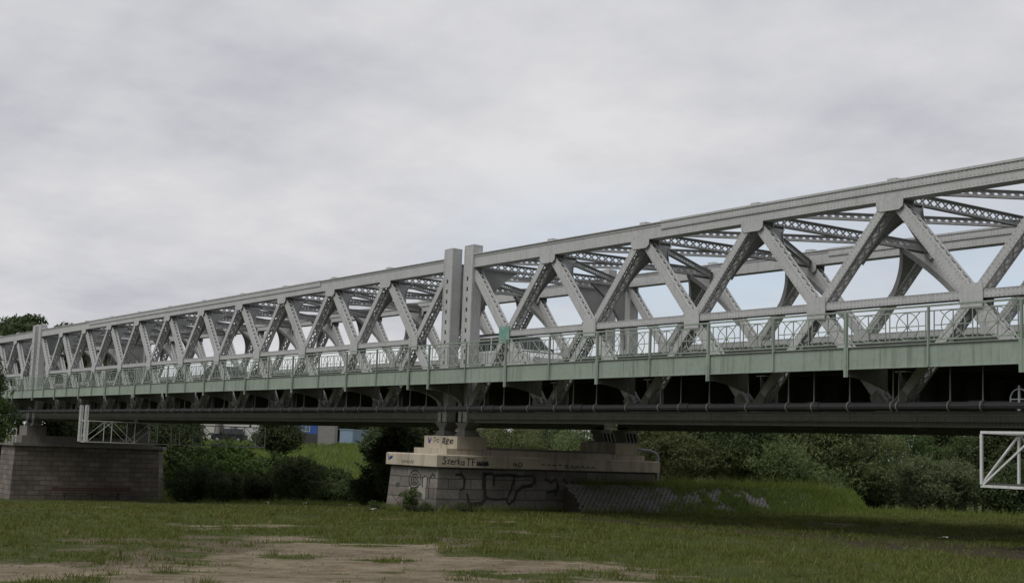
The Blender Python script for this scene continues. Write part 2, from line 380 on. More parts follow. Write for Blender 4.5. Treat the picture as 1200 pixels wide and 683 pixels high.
def laced_member(mb, a, b, w, d):
    """box member: two plates facing +-Y joined by crossed lacing bars on the two narrow sides"""
    a = Vector(a); b = Vector(b); t = (b - a); ln = t.length; t.normalize(); y = Vector((0, 1, 0)); s = y.cross(t)
    for k in (-1, 1):
        o = y * (k * (d / 2 - .012)); mb.bar(a + o, b + o, w, .024, s)
        for q in (-1, 1):
            e = y * (k * (d / 2 - .05)) + s * (q * (w / 2 - .008)); mb.bar(a + e, b + e, .014, .052, s)
    n = max(2, int(ln / (d * .9))); pit = ln / n
    for q in (-1, 1):
        for i in range(n):
            for f in (-1, 1):
                e = s * (q * (w / 2 - .024 - .006 * f))
                mb.bar(a + t * (pit * i) + e + y * (f * (d / 2 - .04)), a + t * (pit * (i + 1)) + e - y * (f * (d / 2 - .04)), .008, .062, s)
def lattice_strip(mb, a, b, h, cw=.15):
    a = Vector(a); b = Vector(b); t = (b - a); ln = t.length; t.normalize(); z = Vector((0, 0, 1)); s = z.cross(t).normalized()
    for k in (-1, 1):
        mb.bar(a + z * (k * (h / 2 - .012)), b + z * (k * (h / 2 - .012)), cw, .022, s)
        mb.bar(a + z * (k * (h / 2 - .06)), b + z * (k * (h / 2 - .06)), .02, .075, s)
    n = max(3, int((ln - 1.0) / (h * 1.0))); st = .5; pit = (ln - 2 * st) / n
    for e in ((0, st), (ln - st, ln)): mb.bar(a + t * e[0], a + t * e[1], .016, h - .05, s)
    for i in range(n):
        for f in (-1, 1):
            mb.bar(a + t * (st + pit * i) + z * (f * (h / 2 - .05)) + s * (.006 * f), a + t * (st + pit * (i + 1)) - z * (f * (h / 2 - .05)) + s * (.006 * f), .01, .055, s)
def knee(mb, top, t, inward, ln, reach):
    """curved knee plate in the plane of direction t and the inward axis, with a flange along its curve"""
    top = Vector(top); t = Vector(t).normalized(); q = Vector((0, inward, 0)); nn = t.cross(q).normalized()
    K = 12; S = [ln * k / K for k in range(K + 1)]; Q = [.27 + (reach - .27) * (1 - s / ln) ** 2.3 for s in S]
    for k in range(K):
        a0 = top + t * S[k] + q * .26; a1 = top + t * S[k + 1] + q * .26; b0 = top + t * S[k] + q * Q[k]; b1 = top + t * S[k + 1] + q * Q[k + 1]
        for f in (-1, 1):
            o = nn * (.012 * f); pts = [a0 + o, a1 + o, b1 + o, b0 + o]; mb.face(pts if f < 0 else pts[::-1])
        mb.bar(b0, b1, .2, .02, nn)

def make_span():
    root = empty('bridge_span')
    S, SI, U, G = M['steel'], M['steel_in'], M['under'], M['green']
    for yc, out in ((YN, -1), (YF, 1)):
        # chords
        mb = MB(); z0, z1 = 6.7, 7.22
        mb.bar((-.02, yc, (z0 + z1) / 2), (LEN + .02, yc, (z0 + z1) / 2), z1 - z0, .44, (0, 0, 1))
        mb.bar((.1, yc, z1 + .018), (LEN - .1, yc, z1 + .018), .58, .034, (0, 1, 0))
        mb.bar((.3, yc, z0 - .014), (LEN - .3, yc, z0 - .014), .52, .026, (0, 1, 0))
        for y2 in (-1, 1):
            mb.bar((.1, yc + y2 * .232, z1 - .05), (LEN - .1, yc + y2 * .232, z1 - .05), .1, .02, (0, 0, 1))
            mb.bar((P_ * 2.2, yc + y2 * .243, 7.1), (LEN - P_ * 2.2, yc + y2 * .243, 7.1), .26, .042, (0, 0, 1))
            mb.bar((P_ * 2.2, yc + y2 * .262, 7.245), (LEN - P_ * 2.2, yc + y2 * .262, 7.245), .07, .06, (0, 0, 1))
        for k in range(1, NP): mb.box(k * P_ - .17, k * P_ + .17, yc - .16, yc + .16, 7.25, 7.37)
        mb.build('top_chord', S, root)
        mb = MB()
        mb.bar((-.3, yc, .13), (LEN + .3, yc, .13), .26, .44, (0, 0, 1)); mb.bar((-.3, yc - out * .08, -.075), (LEN + .3, yc - out * .08, -.075), .15, .24, (0, 0, 1))
        for z, w in ((.275, .58),): mb.bar((-.3, yc, z), (LEN + .3, yc, z), w, .03, (0, 1, 0))
        for y2 in (-1, 1): mb.bar((-.3, yc + y2 * .235, .2), (LEN + .3, yc + y2 * .235, .2), .1, .024, (0, 0, 1))
        mb.build('bottom_chord', M['shaded'], root)
        mb = MB(); za, zb_ = 3.5, 3.71
        for y2 in (-1, 1): mb.bar((P_ * .5, yc + y2 * .19, (za + zb_) / 2), (LEN - P_ * .5, yc + y2 * .19, (za + zb_) / 2), .24, .02, (0, 0, 1))
        mb.bar((P_ * .5, yc, zb_ + .012), (LEN - P_ * .5, yc, zb_ + .012), .42, .018, (0, 1, 0))
        for i in range(int(LEN - P_) * 2): mb.bar((P_ * .5 + .5 * i, yc - .17, za + .03), (P_ * .5 + .5 * i + .5, yc + .17, za + .03), .06, .01, (0, 0, 1))
        mb.build('middle_chord', S, root)
    # diagonals: one mesh per slope, shared
    mb = MB(); laced_member(mb, (0, 0, 6.78), (P_, 0, .22), .36, .33); dn = mb.build('diagonal', S, root)
    mb = MB(); laced_member(mb, (0, 0, .22), (P_, 0, 6.78), .28, .46); up = mb.build('diagonal', S, root)
    for k in range(NP):
        for yc in (YN, YF):
            for src in (dn, up):
                if k == 0 and yc == YN: src.location = (0, YN, 0)
                else: share(src, 'diagonal', root, (k * P_, yc, 0))
    # gussets
    def gus(zx):
        mb = MB()
        for y2 in (-1, 1): mb.prism([(x, y2 * .25 - .011, z) for x, z in zx], (0, .022, 0))
        zs = [z for x, z in zx]; zm = (min(zs) + max(zs)) / 2; mb.box(-.04, .04, -.241, .241, zm - .1, zm + .1)
        return mb
    g_mid = gus([(-.37, 3.24), (.37, 3.24), (.39, 3.5), (.37, 3.92), (-.37, 3.92), (-.39, 3.5)]).build('gusset_plate', S, root)
    g_top = gus([(-.52, 6.72), (-.5, 6.46), (-.36, 6.36), (.36, 6.36), (.5, 6.46), (.52, 6.72)][::-1]).build('gusset_plate', S, root)
    g_bot = gus([(-.5, .27), (.5, .27), (.72, .72), (.48, .92), (.2, .6), (-.2, .6), (-.48, .92), (-.72, .72)]).build('gusset_plate', M['shaded'], root)
    first = {id(g): True for g in (g_mid, g_top, g_bot)}
    def put(g, x, y):
        if first.pop(id(g), None): g.location = (x, y, 0); return g
        return share(g, 'gusset_plate', root, (x, y, 0))
    for yc in (YN, YF):
        for k in range(NP):
            g = put(g_mid, (k + .5) * P_, yc)
            if yc == YN and k == 0: root['first_plate'] = g.name
        for k in range(1, NP): put(g_top, k * P_, yc); put(g_bot, k * P_, yc)
    # end posts
    mb = MB(); h = 7.62; w, d = .70, .5
    mb.box(-w / 2, w / 2, d / 2 - .03, d / 2, -.13, h); mb.box(-w / 2, -w / 2 + .03, -d / 2 + .026, d / 2 - .03, -.13, h); mb.box(w / 2 - .03, w / 2, -d / 2 + .026, d / 2 - .03, -.13, h)
    mb.bar((-.225, -d / 2 + .013, -.13), (-.225, -d / 2 + .013, h), .25, .026, (1, 0, 0)); mb.bar((.185, -d / 2 + .013, -.13), (.185, -d / 2 + .013, h), .33, .026, (1, 0, 0)); mb.bar((w / 2 + .006, 0, -.1), (w / 2 + .006, 0, h - .02), d - .03, .012, (0, 1, 0)); mb.bar((-w / 2 - .006, 0, -.1), (-w / 2 - .006, 0, h - .02), d - .03, .012, (0, 1, 0))
    z = .3
    while z < h - .2: mb.box(-.1, .02, -d / 2 + .004, -d / 2 + .022, z, z + .28 if z < 6.0 else h); z += .46 if z < 6.0 else 9
    for sx in (-1, 1): mb.bar((sx * (w / 2 - .03), -d / 2 - .008, .3), (sx * (w / 2 - .03), -d / 2 - .008, h - .06), .06, .014, (1, 0, 0))
    mb.taper((-w / 2 - .004, w / 2 + .004, -d / 2 - .004, d / 2 + .004), (-w / 2 - .004, w / 2 + .004, -d / 2 - .004, d / 2 + .004), h, h + .05)
    mb.taper((-w / 2 - .01, w / 2 + .01, -d / 2 - .01, d / 2 + .01), (-.04, .04, -.04, .04), h + .052, h + .15)
    ep = mb.build('end_post', S, root); ep.location = (0, YN - .05, 0)
    share(ep, 'end_post', root, (LEN, YN - .05, 0)); share(ep, 'end_post', root, (0, YF + .05, 0), rot=(0, 0, math.pi)); share(ep, 'end_post', root, (LEN, YF + .05, 0), rot=(0, 0, math.pi))
    # transverse struts, lateral bracing, knees
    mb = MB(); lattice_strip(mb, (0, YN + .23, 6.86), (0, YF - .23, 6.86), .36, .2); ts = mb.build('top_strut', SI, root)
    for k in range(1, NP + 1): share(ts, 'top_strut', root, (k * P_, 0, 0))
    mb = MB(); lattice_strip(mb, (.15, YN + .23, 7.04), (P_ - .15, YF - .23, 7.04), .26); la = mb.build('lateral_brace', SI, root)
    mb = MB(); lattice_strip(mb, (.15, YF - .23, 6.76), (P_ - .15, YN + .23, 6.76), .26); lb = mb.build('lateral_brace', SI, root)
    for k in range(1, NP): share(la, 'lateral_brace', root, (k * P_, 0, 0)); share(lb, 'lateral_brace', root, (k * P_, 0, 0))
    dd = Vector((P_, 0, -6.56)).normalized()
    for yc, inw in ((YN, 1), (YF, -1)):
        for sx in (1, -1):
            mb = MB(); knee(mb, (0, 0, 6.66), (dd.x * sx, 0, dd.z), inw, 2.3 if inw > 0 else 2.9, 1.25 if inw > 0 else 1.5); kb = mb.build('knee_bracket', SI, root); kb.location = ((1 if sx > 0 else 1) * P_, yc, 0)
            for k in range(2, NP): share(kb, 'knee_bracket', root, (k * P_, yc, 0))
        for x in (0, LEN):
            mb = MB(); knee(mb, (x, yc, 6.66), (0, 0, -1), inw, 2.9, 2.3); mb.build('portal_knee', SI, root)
    # floor
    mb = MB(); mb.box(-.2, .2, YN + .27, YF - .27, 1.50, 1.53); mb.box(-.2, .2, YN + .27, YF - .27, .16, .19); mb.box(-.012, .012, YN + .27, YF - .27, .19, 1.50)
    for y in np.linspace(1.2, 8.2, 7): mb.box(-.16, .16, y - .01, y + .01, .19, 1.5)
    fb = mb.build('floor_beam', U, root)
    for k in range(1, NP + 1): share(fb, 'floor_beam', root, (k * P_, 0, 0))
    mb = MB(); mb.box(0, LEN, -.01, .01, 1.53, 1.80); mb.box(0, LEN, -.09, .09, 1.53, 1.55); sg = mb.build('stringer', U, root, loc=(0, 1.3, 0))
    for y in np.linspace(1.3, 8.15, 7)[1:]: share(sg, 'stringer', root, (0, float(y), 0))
    mb = MB(); mb.box(-.8, LEN + .8, .62, 8.83, 1.80, 2.0); mb.box(-.8, LEN + .8, .62, .86, 2.0, 2.14); mb.box(-.8, LEN + .8, 8.59, 8.83, 2.0, 2.14); mb.build('road_deck', M['asphalt'], root)
    mb = MB(); z = .02
    for k in range(NP):
        for f in (-1, 1):
            y0, y1 = (YN + .3, YF - .3) if f > 0 else (YF - .3, YN + .3)
            mb.bar((k * P_ + .2, y0, .02 + .05 * f), ((k + 1) * P_ - .2, y1, .02 + .05 * f), .02, .16, (0, 0, 1))
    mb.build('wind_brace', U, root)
    # guard rails beside the road
    mb = MB()
    mb.box(-.3, LEN + .3, 8.62, 8.72, 2.3, 3.42)
    for i in range(24): mb.box(i * LEN / 23 - .06, i * LEN / 23 + .06, 8.72, 8.80, 2.14, 3.40)
    mb.build('guard_rail', M['darkrail'], root)
    # walkways with fascia, brackets and railing on both sides
    for side in (0, 1):
        T = (lambda y: y) if side == 0 else mir
        def bx(mb, x0, x1, y0, y1, z0, z1):
            a, b = sorted((T(y0), T(y1))); mb.box(x0, x1, a, b, z0, z1)
        e0, e1 = -.84, LEN + .84
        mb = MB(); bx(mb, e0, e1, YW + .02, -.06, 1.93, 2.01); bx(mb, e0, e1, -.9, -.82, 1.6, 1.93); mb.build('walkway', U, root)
        mb = MB(); bx(mb, e0, e1, YW, YW + .02, 1.44, 2.05); bx(mb, e0, e1, YW - .05, YW + .08, 2.052, 2.075); bx(mb, e0, e1, YW - .04, YW + .1, 1.42, 1.438); mb.build('fascia_beam', G, root)
        mb = MB(); K = 8; yo, yi = YW + .03, -.06
        poly = [(0, T(yo), 1.92)] + [(0, T(yo + (yi - yo) * k / K), 1.24 - .34 * (k / K) ** 1.7) for k in range(K + 1)] + [(0, T(yi), 1.92)]
        mb.prism([Vector(p) - Vector((.012, 0, 0)) for p in poly], (.024, 0, 0))
        for a, b in zip(poly[1:-1], poly[2:-1]): mb.bar(a, b, .12, .018, (1, 0, 0))
        br = mb.build('walkway_bracket', M['shaded_plain'], root)
        for k in range(1, NP): share(br, 'walkway_bracket', root, (k * P_, 0, 0))
        mb = MB(); poly = [(0, T(yo), 1.92)] + [(0, T(yo + (yi - yo) * math.sin(1.5708 * k / 12)), .34 + .86 * math.cos(1.5708 * k / 12)) for k in range(13)] + [(0, T(yi), 1.92)]
        mb.prism([Vector(p) - Vector((.012, 0, 0)) for p in poly], (.024, 0, 0))
        for a, b in zip(poly[1:-1], poly[2:-1]): mb.bar(a, b, .24, .018, (1, 0, 0))
        be = mb.build('end_bracket', M['shaded_plain'], root); share(be, 'end_bracket', root, (LEN, 0, 0)); 
        bpy.data.objects.remove(br)
        # railing
        mb = MB(); yr = T(YW + .02)
        mb.bar((e0, yr, 3.105), (e1, yr, 3.105), .07, .05, (0, 1, 0)); mb.bar((e0, yr, 2.965), (e1, yr, 2.965), .03, .03, (0, 1, 0)); mb.bar((e0, yr, 2.17), (e1, yr, 2.17), .035, .035, (0, 1, 0))
        rl = mb.build('railing', G, root)
        mb = MB(); s = 1 if side else -1
        mb.box(-.032, .032, min(0, s * .05) - .02, max(0, s * .05) + .02, 1.2, 3.08); mb.box(-.08, .08, min(s * .03, s * .05), max(s * .03, s * .05), 1.2, 2.05)
        lp = mb.build('railing_post', G, rl); lp.location = (0, T(YW - .02), 0)
        mb = MB(); mb.box(-.022, .022, min(0, s * .04) - .02, max(0, s * .04) + .02, 1.44, 3.08); mp_ = mb.build('railing_post', G, rl); mp_.location = (P_ / 2, T(YW - .02), 0)
        for k in range(1, NP + 1): share(lp, 'railing_post', rl, (k * P_, T(YW - .02), 0))
        for k in range(1, NP): share(mp_, 'railing_post', rl, ((k + .5) * P_, T(YW - .02), 0))
        mb = MB(); hb = P_ / 2; zc, rr = 2.565, .385; t_ = .025
        for cx in (.76, hb - .76):
            mb.ring((cx, yr, zc), rr, .014, (1, 0, 0), (0, 0, 1), 28, 5)
            mb.bar((cx, yr, 2.17), (cx, yr, 2.965), t_, t_, (0, 1, 0)); mb.bar((cx - .61, yr, zc), (cx + .61, yr, zc), t_, t_, (0, 1, 0))
            for f in (-1, 1): mb.bar((cx - .42, yr + .004 * f, zc - f * .385), (cx + .42, yr + .004 * f, zc + f * .385), t_ * .8, t_ * .8, (0, 1, 0))
            mb.ring((cx, yr, zc), .03, .03, (1, 0, 0), (0, 0, 1), 10, 6)
            for x in (cx - .62, cx + .62): mb.bar((x, yr, 2.17), (x, yr, 2.965), t_, t_, (0, 1, 0))
        rp = mb.build('railing_panel', G, rl)
        for k in range(1, NP * 2): share(rp, 'railing_panel', rl, (k * hb, 0, 0))
    # bearings
    mb = MB()
    mb.taper((-.2, .2, -.3, .3), (-.52, .52, -.34, .34), -.44, -.165); mb.taper((-.2, .2, -.3, .3), (-.2, .2, -.3, .3), -.52, -.442); mb.taper((-.42, .42, -.42, .42), (-.3, .3, -.34, .34), -.76, -.522)
    bn = mb.build('bearing', M['shaded_plain'], root); bn.location = (0, YN, 0); share(bn, 'bearing', root, (LEN, YN, 0))
    mb = MB(); mb.box(-.42, .42, -.45, .45, -.30, -.165); mb.box(-.55, .55, -.5, .5, -.76, -.70)
    for i in range(4):
        y = -.33 + i * .22; mb.prism([(-.4, y - .03, -.30), (.4, y - .03, -.30), (.4, y + .11, -.70), (-.4, y + .11, -.70)][::-1], (0, .07, 0))
    bf = mb.build('bearing', M['shaded_plain'], root); bf.location = (0, YF, 0); share(bf, 'bearing', root, (LEN, YF, 0))
    return root
M['asphalt'] = simple('asphalt', (.055, .055, .055), .9, 0, .3, 2)
span = make_span(); firstplate = span['first_plate']; del span['first_plate']
X0 = [0.0, -GAP - LEN, -2 * (GAP + LEN)]
for i in (1, 2):
    c = copy_tree(span); c.location = (X0[i], 0, 0)
    if 'first_plate' in c: del c['first_plate']
    tag(c, ['', 'grey lattice truss span between the white capped pier and the tall brown pier', 'farthest grey lattice truss span, mostly hidden by the leafy tree'][i], 'bridge span', 'truss spans of the road bridge')
tag(span, 'nearest grey lattice truss span, with the turquoise painted plate and white van on it', 'bridge span', 'truss spans of the road bridge')
gp = bpy.data.objects[firstplate]; gp.data = gp.data.copy(); gp.data.materials[0] = M['turq']; gp['label'] = 'turquoise painted gusset plate'

# main pipe under the walkway
root = tag(empty('water_pipe', (0, -1.2, .38)), 'thick black pipe slung on rods below the green walkway edge', 'pipe')
mb = MB(); mb.tube([(-68, 0, 0), (60, 0, 0)], .125, 12)
x = -66
while x < 59: mb.tube([(x, 0, 0), (x + .5, 0, 0)], .15, 12); x += 5.812
mb.build('pipe_run', M['pipe'], root, True)
mb = MB(); mb.bar((0, 0, .14), (0, 0, 1.52), .03, .03, (1, 0, 0)); mb.ring((0, 0, 0), .145, .02, (0, 1, 0), (0, 0, 1), 16, 5); hg = mb.build('pipe_hanger', M['shaded_plain'], root, loc=(24.4, 0, 0))
xs = []; x = 27.4; cyc = [1.05, 1.75, 1.8, 1.4]; i = 0
while x > -60:
    xs.append(x); x -= cyc[i % 4]; i += 1
for x in xs[:96]: share(hg, 'pipe_hanger', root, (x, 0, 0))
mb = MB(); mb.ring((0, 0, 0), .27, .02, (1, 0, 0), (0, 0, 1), 24, 6); mb.bar((0, 0, -.3), (0, 0, .36), .05, .05, (1, 0, 0)); mb.bar((-.27, 0, 0), (.27, 0, 0), .025, .025, (0, 1, 0)); mb.build('valve_wheel', M['galv'], root, loc=(28.55, -.06, .17))

# ------------------------------------------------------------------ piers
def ribbon(mb, pts, w, axis, c, nrm, tilt=None):
    """brush stroke on a wall: pts are (along, z); axis 'x' (wall in XZ at y=c) or 'y' (wall in YZ at x=c); tilt(z) -> extra offset"""
    def P(a, z, e):
        o = c + nrm * (.004 + e) + (tilt(z) if tilt else 0)
        return Vector((a, o, z)) if axis == 'x' else Vector((o, a, z))
    n = len(pts); rj = random.Random(int(abs(pts[0][0]) * 997) + n); pts = [(a + rj.uniform(-.018, .018), z + rj.uniform(-.018, .018)) for a, z in pts]; w0 = w
    for i in range(n - 1):
        w = w0 * rj.uniform(.75, 1.2)
        (a0, z0), (a1, z1) = pts[i], pts[i + 1]; dx, dz = a1 - a0, z1 - z0; l = math.hypot(dx, dz) or 1; dx /= l; dz /= l
        a0 -= dx * w * .3; z0 -= dz * w * .3; a1 += dx * w * .3; z1 += dz * w * .3; nx, nz = -dz * w / 2, dx * w / 2; e = .0006 * (i % 3)
        q = [P(a0 + nx, z0 + nz, e), P(a0 - nx, z0 - nz, e), P(a1 - nx, z1 - nz, e), P(a1 + nx, z1 + nz, e)]
        mb.face(q)
def circ(cx, cz, rx, rz, a0=0, a1=360, n=14): return [(cx + rx * math.cos(R(a0 + (a1 - a0) * k / n)), cz + rz * math.sin(R(a0 + (a1 - a0) * k / n))) for k in range(n + 1)]
PXC = -GAP / 2
def near_pier():
    root = tag(empty('bridge_pier', (PXC, 4.5, -3.95)), 'pale capped granite pier covered in graffiti under the span joint', 'bridge pier', None)
    C = Vector((PXC, 4.5, -3.95))
    def B(mb, name, mat): o = mb.build(name, mat, root); o.location = -C; return o
    x0, x1, y0, y1 = -3.35, .95, -1.86, 10.62
    mb = MB(); mb.taper((x0 + .0, x1 - .03, y0 + .05, y1 - .05), (x0 + .17, x1 - .17, y0 + .19, y1 - .19), -4.6, -2.082); B(mb, 'stone_base', M['ashlar'])
    mb = MB(); c = .05
    mb.box(x0, x1, y0, y1, -2.08, -1.60); mb.taper((x0, x1, y0, y1), (x0 + .05, x1 - .05, y0 + .05, y1 - .05), -1.60, -1.555); B(mb, 'cap_slab', M['conc'])
    mb = MB(); mb.box(-2.22, .47, -1.1, 10.05, -1.555, -1.30); B(mb, 'upper_step', M['conc'])
    mb = MB(); mb.box(-2.2, .5, -.6, .95, -1.299, -.762); B(mb, 'bearing_plinth', M['conc'])
    mb = MB(); mb.box(-2.2, .5, 8.22, 9.55, -1.299, -.762); B(mb, 'bearing_plinth', M['conc'])
    mb = MB(); mb.box(-2.0, .44, .952, 8.218, -1.299, -1.2); B(mb, 'sill', M['conc_d'])
    base_t = lambda z: -.14 * (z + 4.6) / 2.518
    yb = lambda z: (y0 + .05) + .14 * (z + 4.6) / 2.518; xb = lambda z: (x1 - .03) - .14 * (z + 4.6) / 2.518
    g = MB()     # cap front, y = y0
    gb = MB()
    ribbon(gb, [(-3.2, -1.64), (-3.12, -1.86), (-2.78, -1.74)], .07, 'x', y0, -1); ribbon(gb, [(-3.05, -1.86), (-3.0, -1.72), (-2.86, -1.82)], .06, 'x', y0, -1)
    B(gb, 'graffiti', M['ink_blue'])['label'] = 'blue spray mark on the cap'; gb = MB()
    ribbon(gb, [(-1.86, -.83), (-1.84, -1.05), (-1.72, -1.02), (-1.66, -.9)], .07, 'x', -.6, -1); ribbon(gb, [(-1.8, -.9), (-1.74, -1.06), (-1.62, -.86)], .06, 'x', -.6, -1)
    B(gb, 'graffiti', M['ink_blue'])['label'] = 'blue spray mark on the plinth'
    for k in range(7): ribbon(g, [(-1.95 + k * .15, -1.99), (-1.9 + k * .15, -1.86), (-1.84 + k * .15, -1.98)], .025, 'x', y0, -1)
    # plinth front: pale outline letters and a dark tag
    ribbon(g, [(-1.42, -1.05), (-1.38, -.85), (-1.24, -.85), (-1.22, -.96), (-1.36, -.98)], .03, 'x', -.6, -1); ribbon(g, circ(-1.06, -.97, .09, .07), .03, 'x', -.6, -1)
    ribbon(g, [(-.66, -1.1), (-.62, -.88), (-.48, -.86), (-.46, -.98), (-.6, -1.0), (-.42, -1.12)], .07, 'x', -.6, -1)
    ribbon(g, [(-.34, -1.0), (-.18, -.98), (-.2, -.9), (-.34, -.92), (-.36, -1.08), (-.18, -1.1)], .06, 'x', -.6, -1)
    ribbon(g, [(-.08, -.88), (-.06, -1.1), (.08, -.92), (-.04, -1.0), (.12, -1.1), (.2, -.98), (.12, -.92)], .06, 'x', -.6, -1)
    # cap side: "Szerka TF" and scribbles, x = x1
    s = x1; A = -1.62
    def W(p, w=.04): ribbon(g, [(A + .06 + (a - A) * (.72 if a < A + 3.4 else 1), z) for a, z in p], w * .85, 'y', s, 1)
    W([(A + .24, -1.70), (A + .1, -1.67), (A + .04, -1.74), (A + .16, -1.82), (A + .14, -1.92), (A - .04, -1.95)], .05)
    W([(A + .32, -1.78), (A + .48, -1.78), (A + .32, -1.94), (A + .5, -1.94)])
    W([(A + .58, -1.86), (A + .74, -1.86), (A + .7, -1.78), (A + .58, -1.8), (A + .58, -1.93), (A + .76, -1.94)])
    W([(A + .84, -1.95), (A + .84, -1.79)]); W([(A + .84, -1.84), (A + .95, -1.78), (A + 1.0, -1.81)])
    W([(A + 1.06, -1.68), (A + 1.06, -1.96)]); W([(A + 1.22, -1.78), (A + 1.07, -1.88), (A + 1.24, -1.97)])
    W(circ(A + 1.4, -1.9, .09, .07)); W([(A + 1.5, -1.82), (A + 1.52, -1.98)])
    W([(A + 1.66, -1.7), (A + 1.98, -1.7)], .06); W([(A + 1.8, -1.7), (A + 1.8, -2.0)], .06); W([(A + 2.06, -1.7), (A + 2.06, -2.0)], .06); W([(A + 2.06, -1.7), (A + 2.26, -1.7)], .05); W([(A + 2.06, -1.84), (A + 2.2, -1.84)], .05)
    for k in range(7): W([(A + 2.42 + k * .12, -1.98), (A + 2.46 + k * .12, -1.82), (A + 2.5 + k * .12, -1.96), (A + 2.42 + k * .12, -1.9)], .07)
    W([(A + 3.7, -1.8), (A + 3.66, -1.92), (A + 3.84, -1.92)], .06); W([(A + 3.8, -1.82), (A + 3.8, -2.0)], .05); W(circ(A + 4.02, -1.9, .1, .08), .05)
    for k in range(5): W([(A + 5.2 + k * .32, -1.88), (A + 5.36 + k * .32, -1.86)], .05)
    for k in range(6): W([(A + 6.5 + k * .3, -1.98), (A + 6.62 + k * .3, -1.88), (A + 6.7 + k * .3, -1.99)], .05)
    B(g, 'graffiti', M['ink'])['label'] = 'black handwritten tags on the cap'
    # big black outlined letters on the long side of the base
    g = MB(); tl = lambda z: -.14 * (z + 4.6) / 2.518; xs_ = x1 - .03
    def V(p, w=.09): 
        q = []
        for (a0, z0), (a1, z1) in zip(p, p[1:]):
            k = max(1, int(abs(z1 - z0) / .15)); q += [(a0 + (a1 - a0) * j / k, z0 + (z1 - z0) * j / k) for j in range(k)]
        q.append(p[-1]); ribbon(g, q, w, 'y', xs_, 1, tl)
    V([(-.78, -2.42), (-.5, -2.36), (-.34, -2.55), (-.38, -2.95), (-.52, -3.05)], .11); V([(-.2, -3.2), (-.1, -3.62), (.6, -3.55), (.78, -3.3), (.62, -2.9), (.66, -2.3)], .11)
    V([(.02, -3.74), (.5, -3.62), (.86, -3.32)], .16); V([(.72, -2.3), (.72, -3.3)], .16); V([(.72, -2.34), (1.1, -2.3), (1.2, -2.42), (1.16, -2.8)], .12)
    V([(.9, -3.4), (1.3, -3.42), (1.9, -3.38), (2.1, -3.0), (2.3, -2.42), (2.0, -2.36)], .1); V([(1.2, -2.4), (2.0, -2.36), (2.4, -2.36), (2.46, -2.46)], .12)
    V([(2.3, -2.42), (3.3, -2.38), (3.42, -2.5), (3.3, -2.74), (2.7, -2.86), (2.4, -3.1), (2.3, -3.4), (2.0, -3.62), (1.86, -3.5)], .12); V([(2.7, -2.86), (3.2, -2.8), (3.4, -2.62)], .15)
    V([(4.0, -2.5), (4.3, -2.62), (4.6, -2.5), (4.7, -2.9), (4.5, -3.2)], .12); V([(5.0, -2.48), (5.3, -2.8), (5.1, -3.2)], .13); V([(4.1, -3.1), (4.6, -3.0)], .12); V([(5.5, -2.6), (5.6, -3.1)], .1)
    # swirls and loops on the base front
    def Q(p, w=.05): 
        q = []
        for (a0, z0), (a1, z1) in zip(p, p[1:]):
            k = max(1, int(abs(z1 - z0) / .15)); q += [(a0 + (a1 - a0) * j / k, z0 + (z1 - z0) * j / k) for j in range(k)]
        q.append(p[-1]); ribbon(g, q, w, 'x', y0 + .05, -1, lambda z: .14 * (z + 4.6) / 2.518)
    Q(circ(-1.05, -2.68, .5, .38, 0, 330, 22), .06); Q(circ(-1.05, -2.68, .3, .24, 20, 340, 18)); Q(circ(-1.02, -2.7, .14, .12, 0, 320, 12))
    Q([(-.36, -3.0), (-.4, -2.6), (-.2, -2.5), (.02, -2.6), (.04, -3.0)], .06); Q([(.2, -3.4), (.16, -2.6), (.4, -2.4), (.6, -2.5)], .08)
    Q([(-2.62, -2.95), (-2.4, -2.9), (-2.42, -3.05), (-2.6, -3.02)], .07)
    B(g, 'graffiti', M['ink'])['label'] = 'large black outlined letters'
    g = MB()
    def Q2(p, w): 
        q = []
        for (a0, z0), (a1, z1) in zip(p, p[1:]):
            k = max(1, int(abs(z1 - z0) / .15)); q += [(a0 + (a1 - a0) * j / k, z0 + (z1 - z0) * j / k) for j in range(k)]
        q.append(p[-1]); ribbon(g, q, w, 'x', y0 + .05, -1, lambda z: .14 * (z + 4.6) / 2.518)
    for p, wd in (([(-.22, -2.62), (-.18, -2.95)], .3), ([(-.6, -3.05), (-.3, -3.1), (-.3, -3.35)], .22), ([(-1.4, -3.1), (-1.0, -3.05)], .2), ([(-.2, -3.1), (-.16, -3.4)], .22)):
        g = MB(); Q2(p, wd); B(g, 'graffiti', M['ink_pale'])['label'] = 'pale cream blob of paint'
    g = MB(); ribbon(g, [(9.3, -2.5), (9.95, -2.5)], .16, 'y', xs_, 1, tl); ribbon(g, [(9.4, -2.66), (9.9, -2.66)], .1, 'y', xs_, 1, tl)
    for k in range(6): Q2([(-3.1 + k * .22, -3.1), (-3.05 + k * .22, -3.35)], .04); Q2([(-3.2 + k * .25, -3.8), (-3.02 + k * .25, -3.62)], .05)
    for k in range(3): Q2([(.3 + k * .12, -2.8), (.26 + k * .12, -3.2)], .05)
    B(g, 'graffiti', M['ink_red'])['label'] = 'faded red paint'
    return root
near_pier()
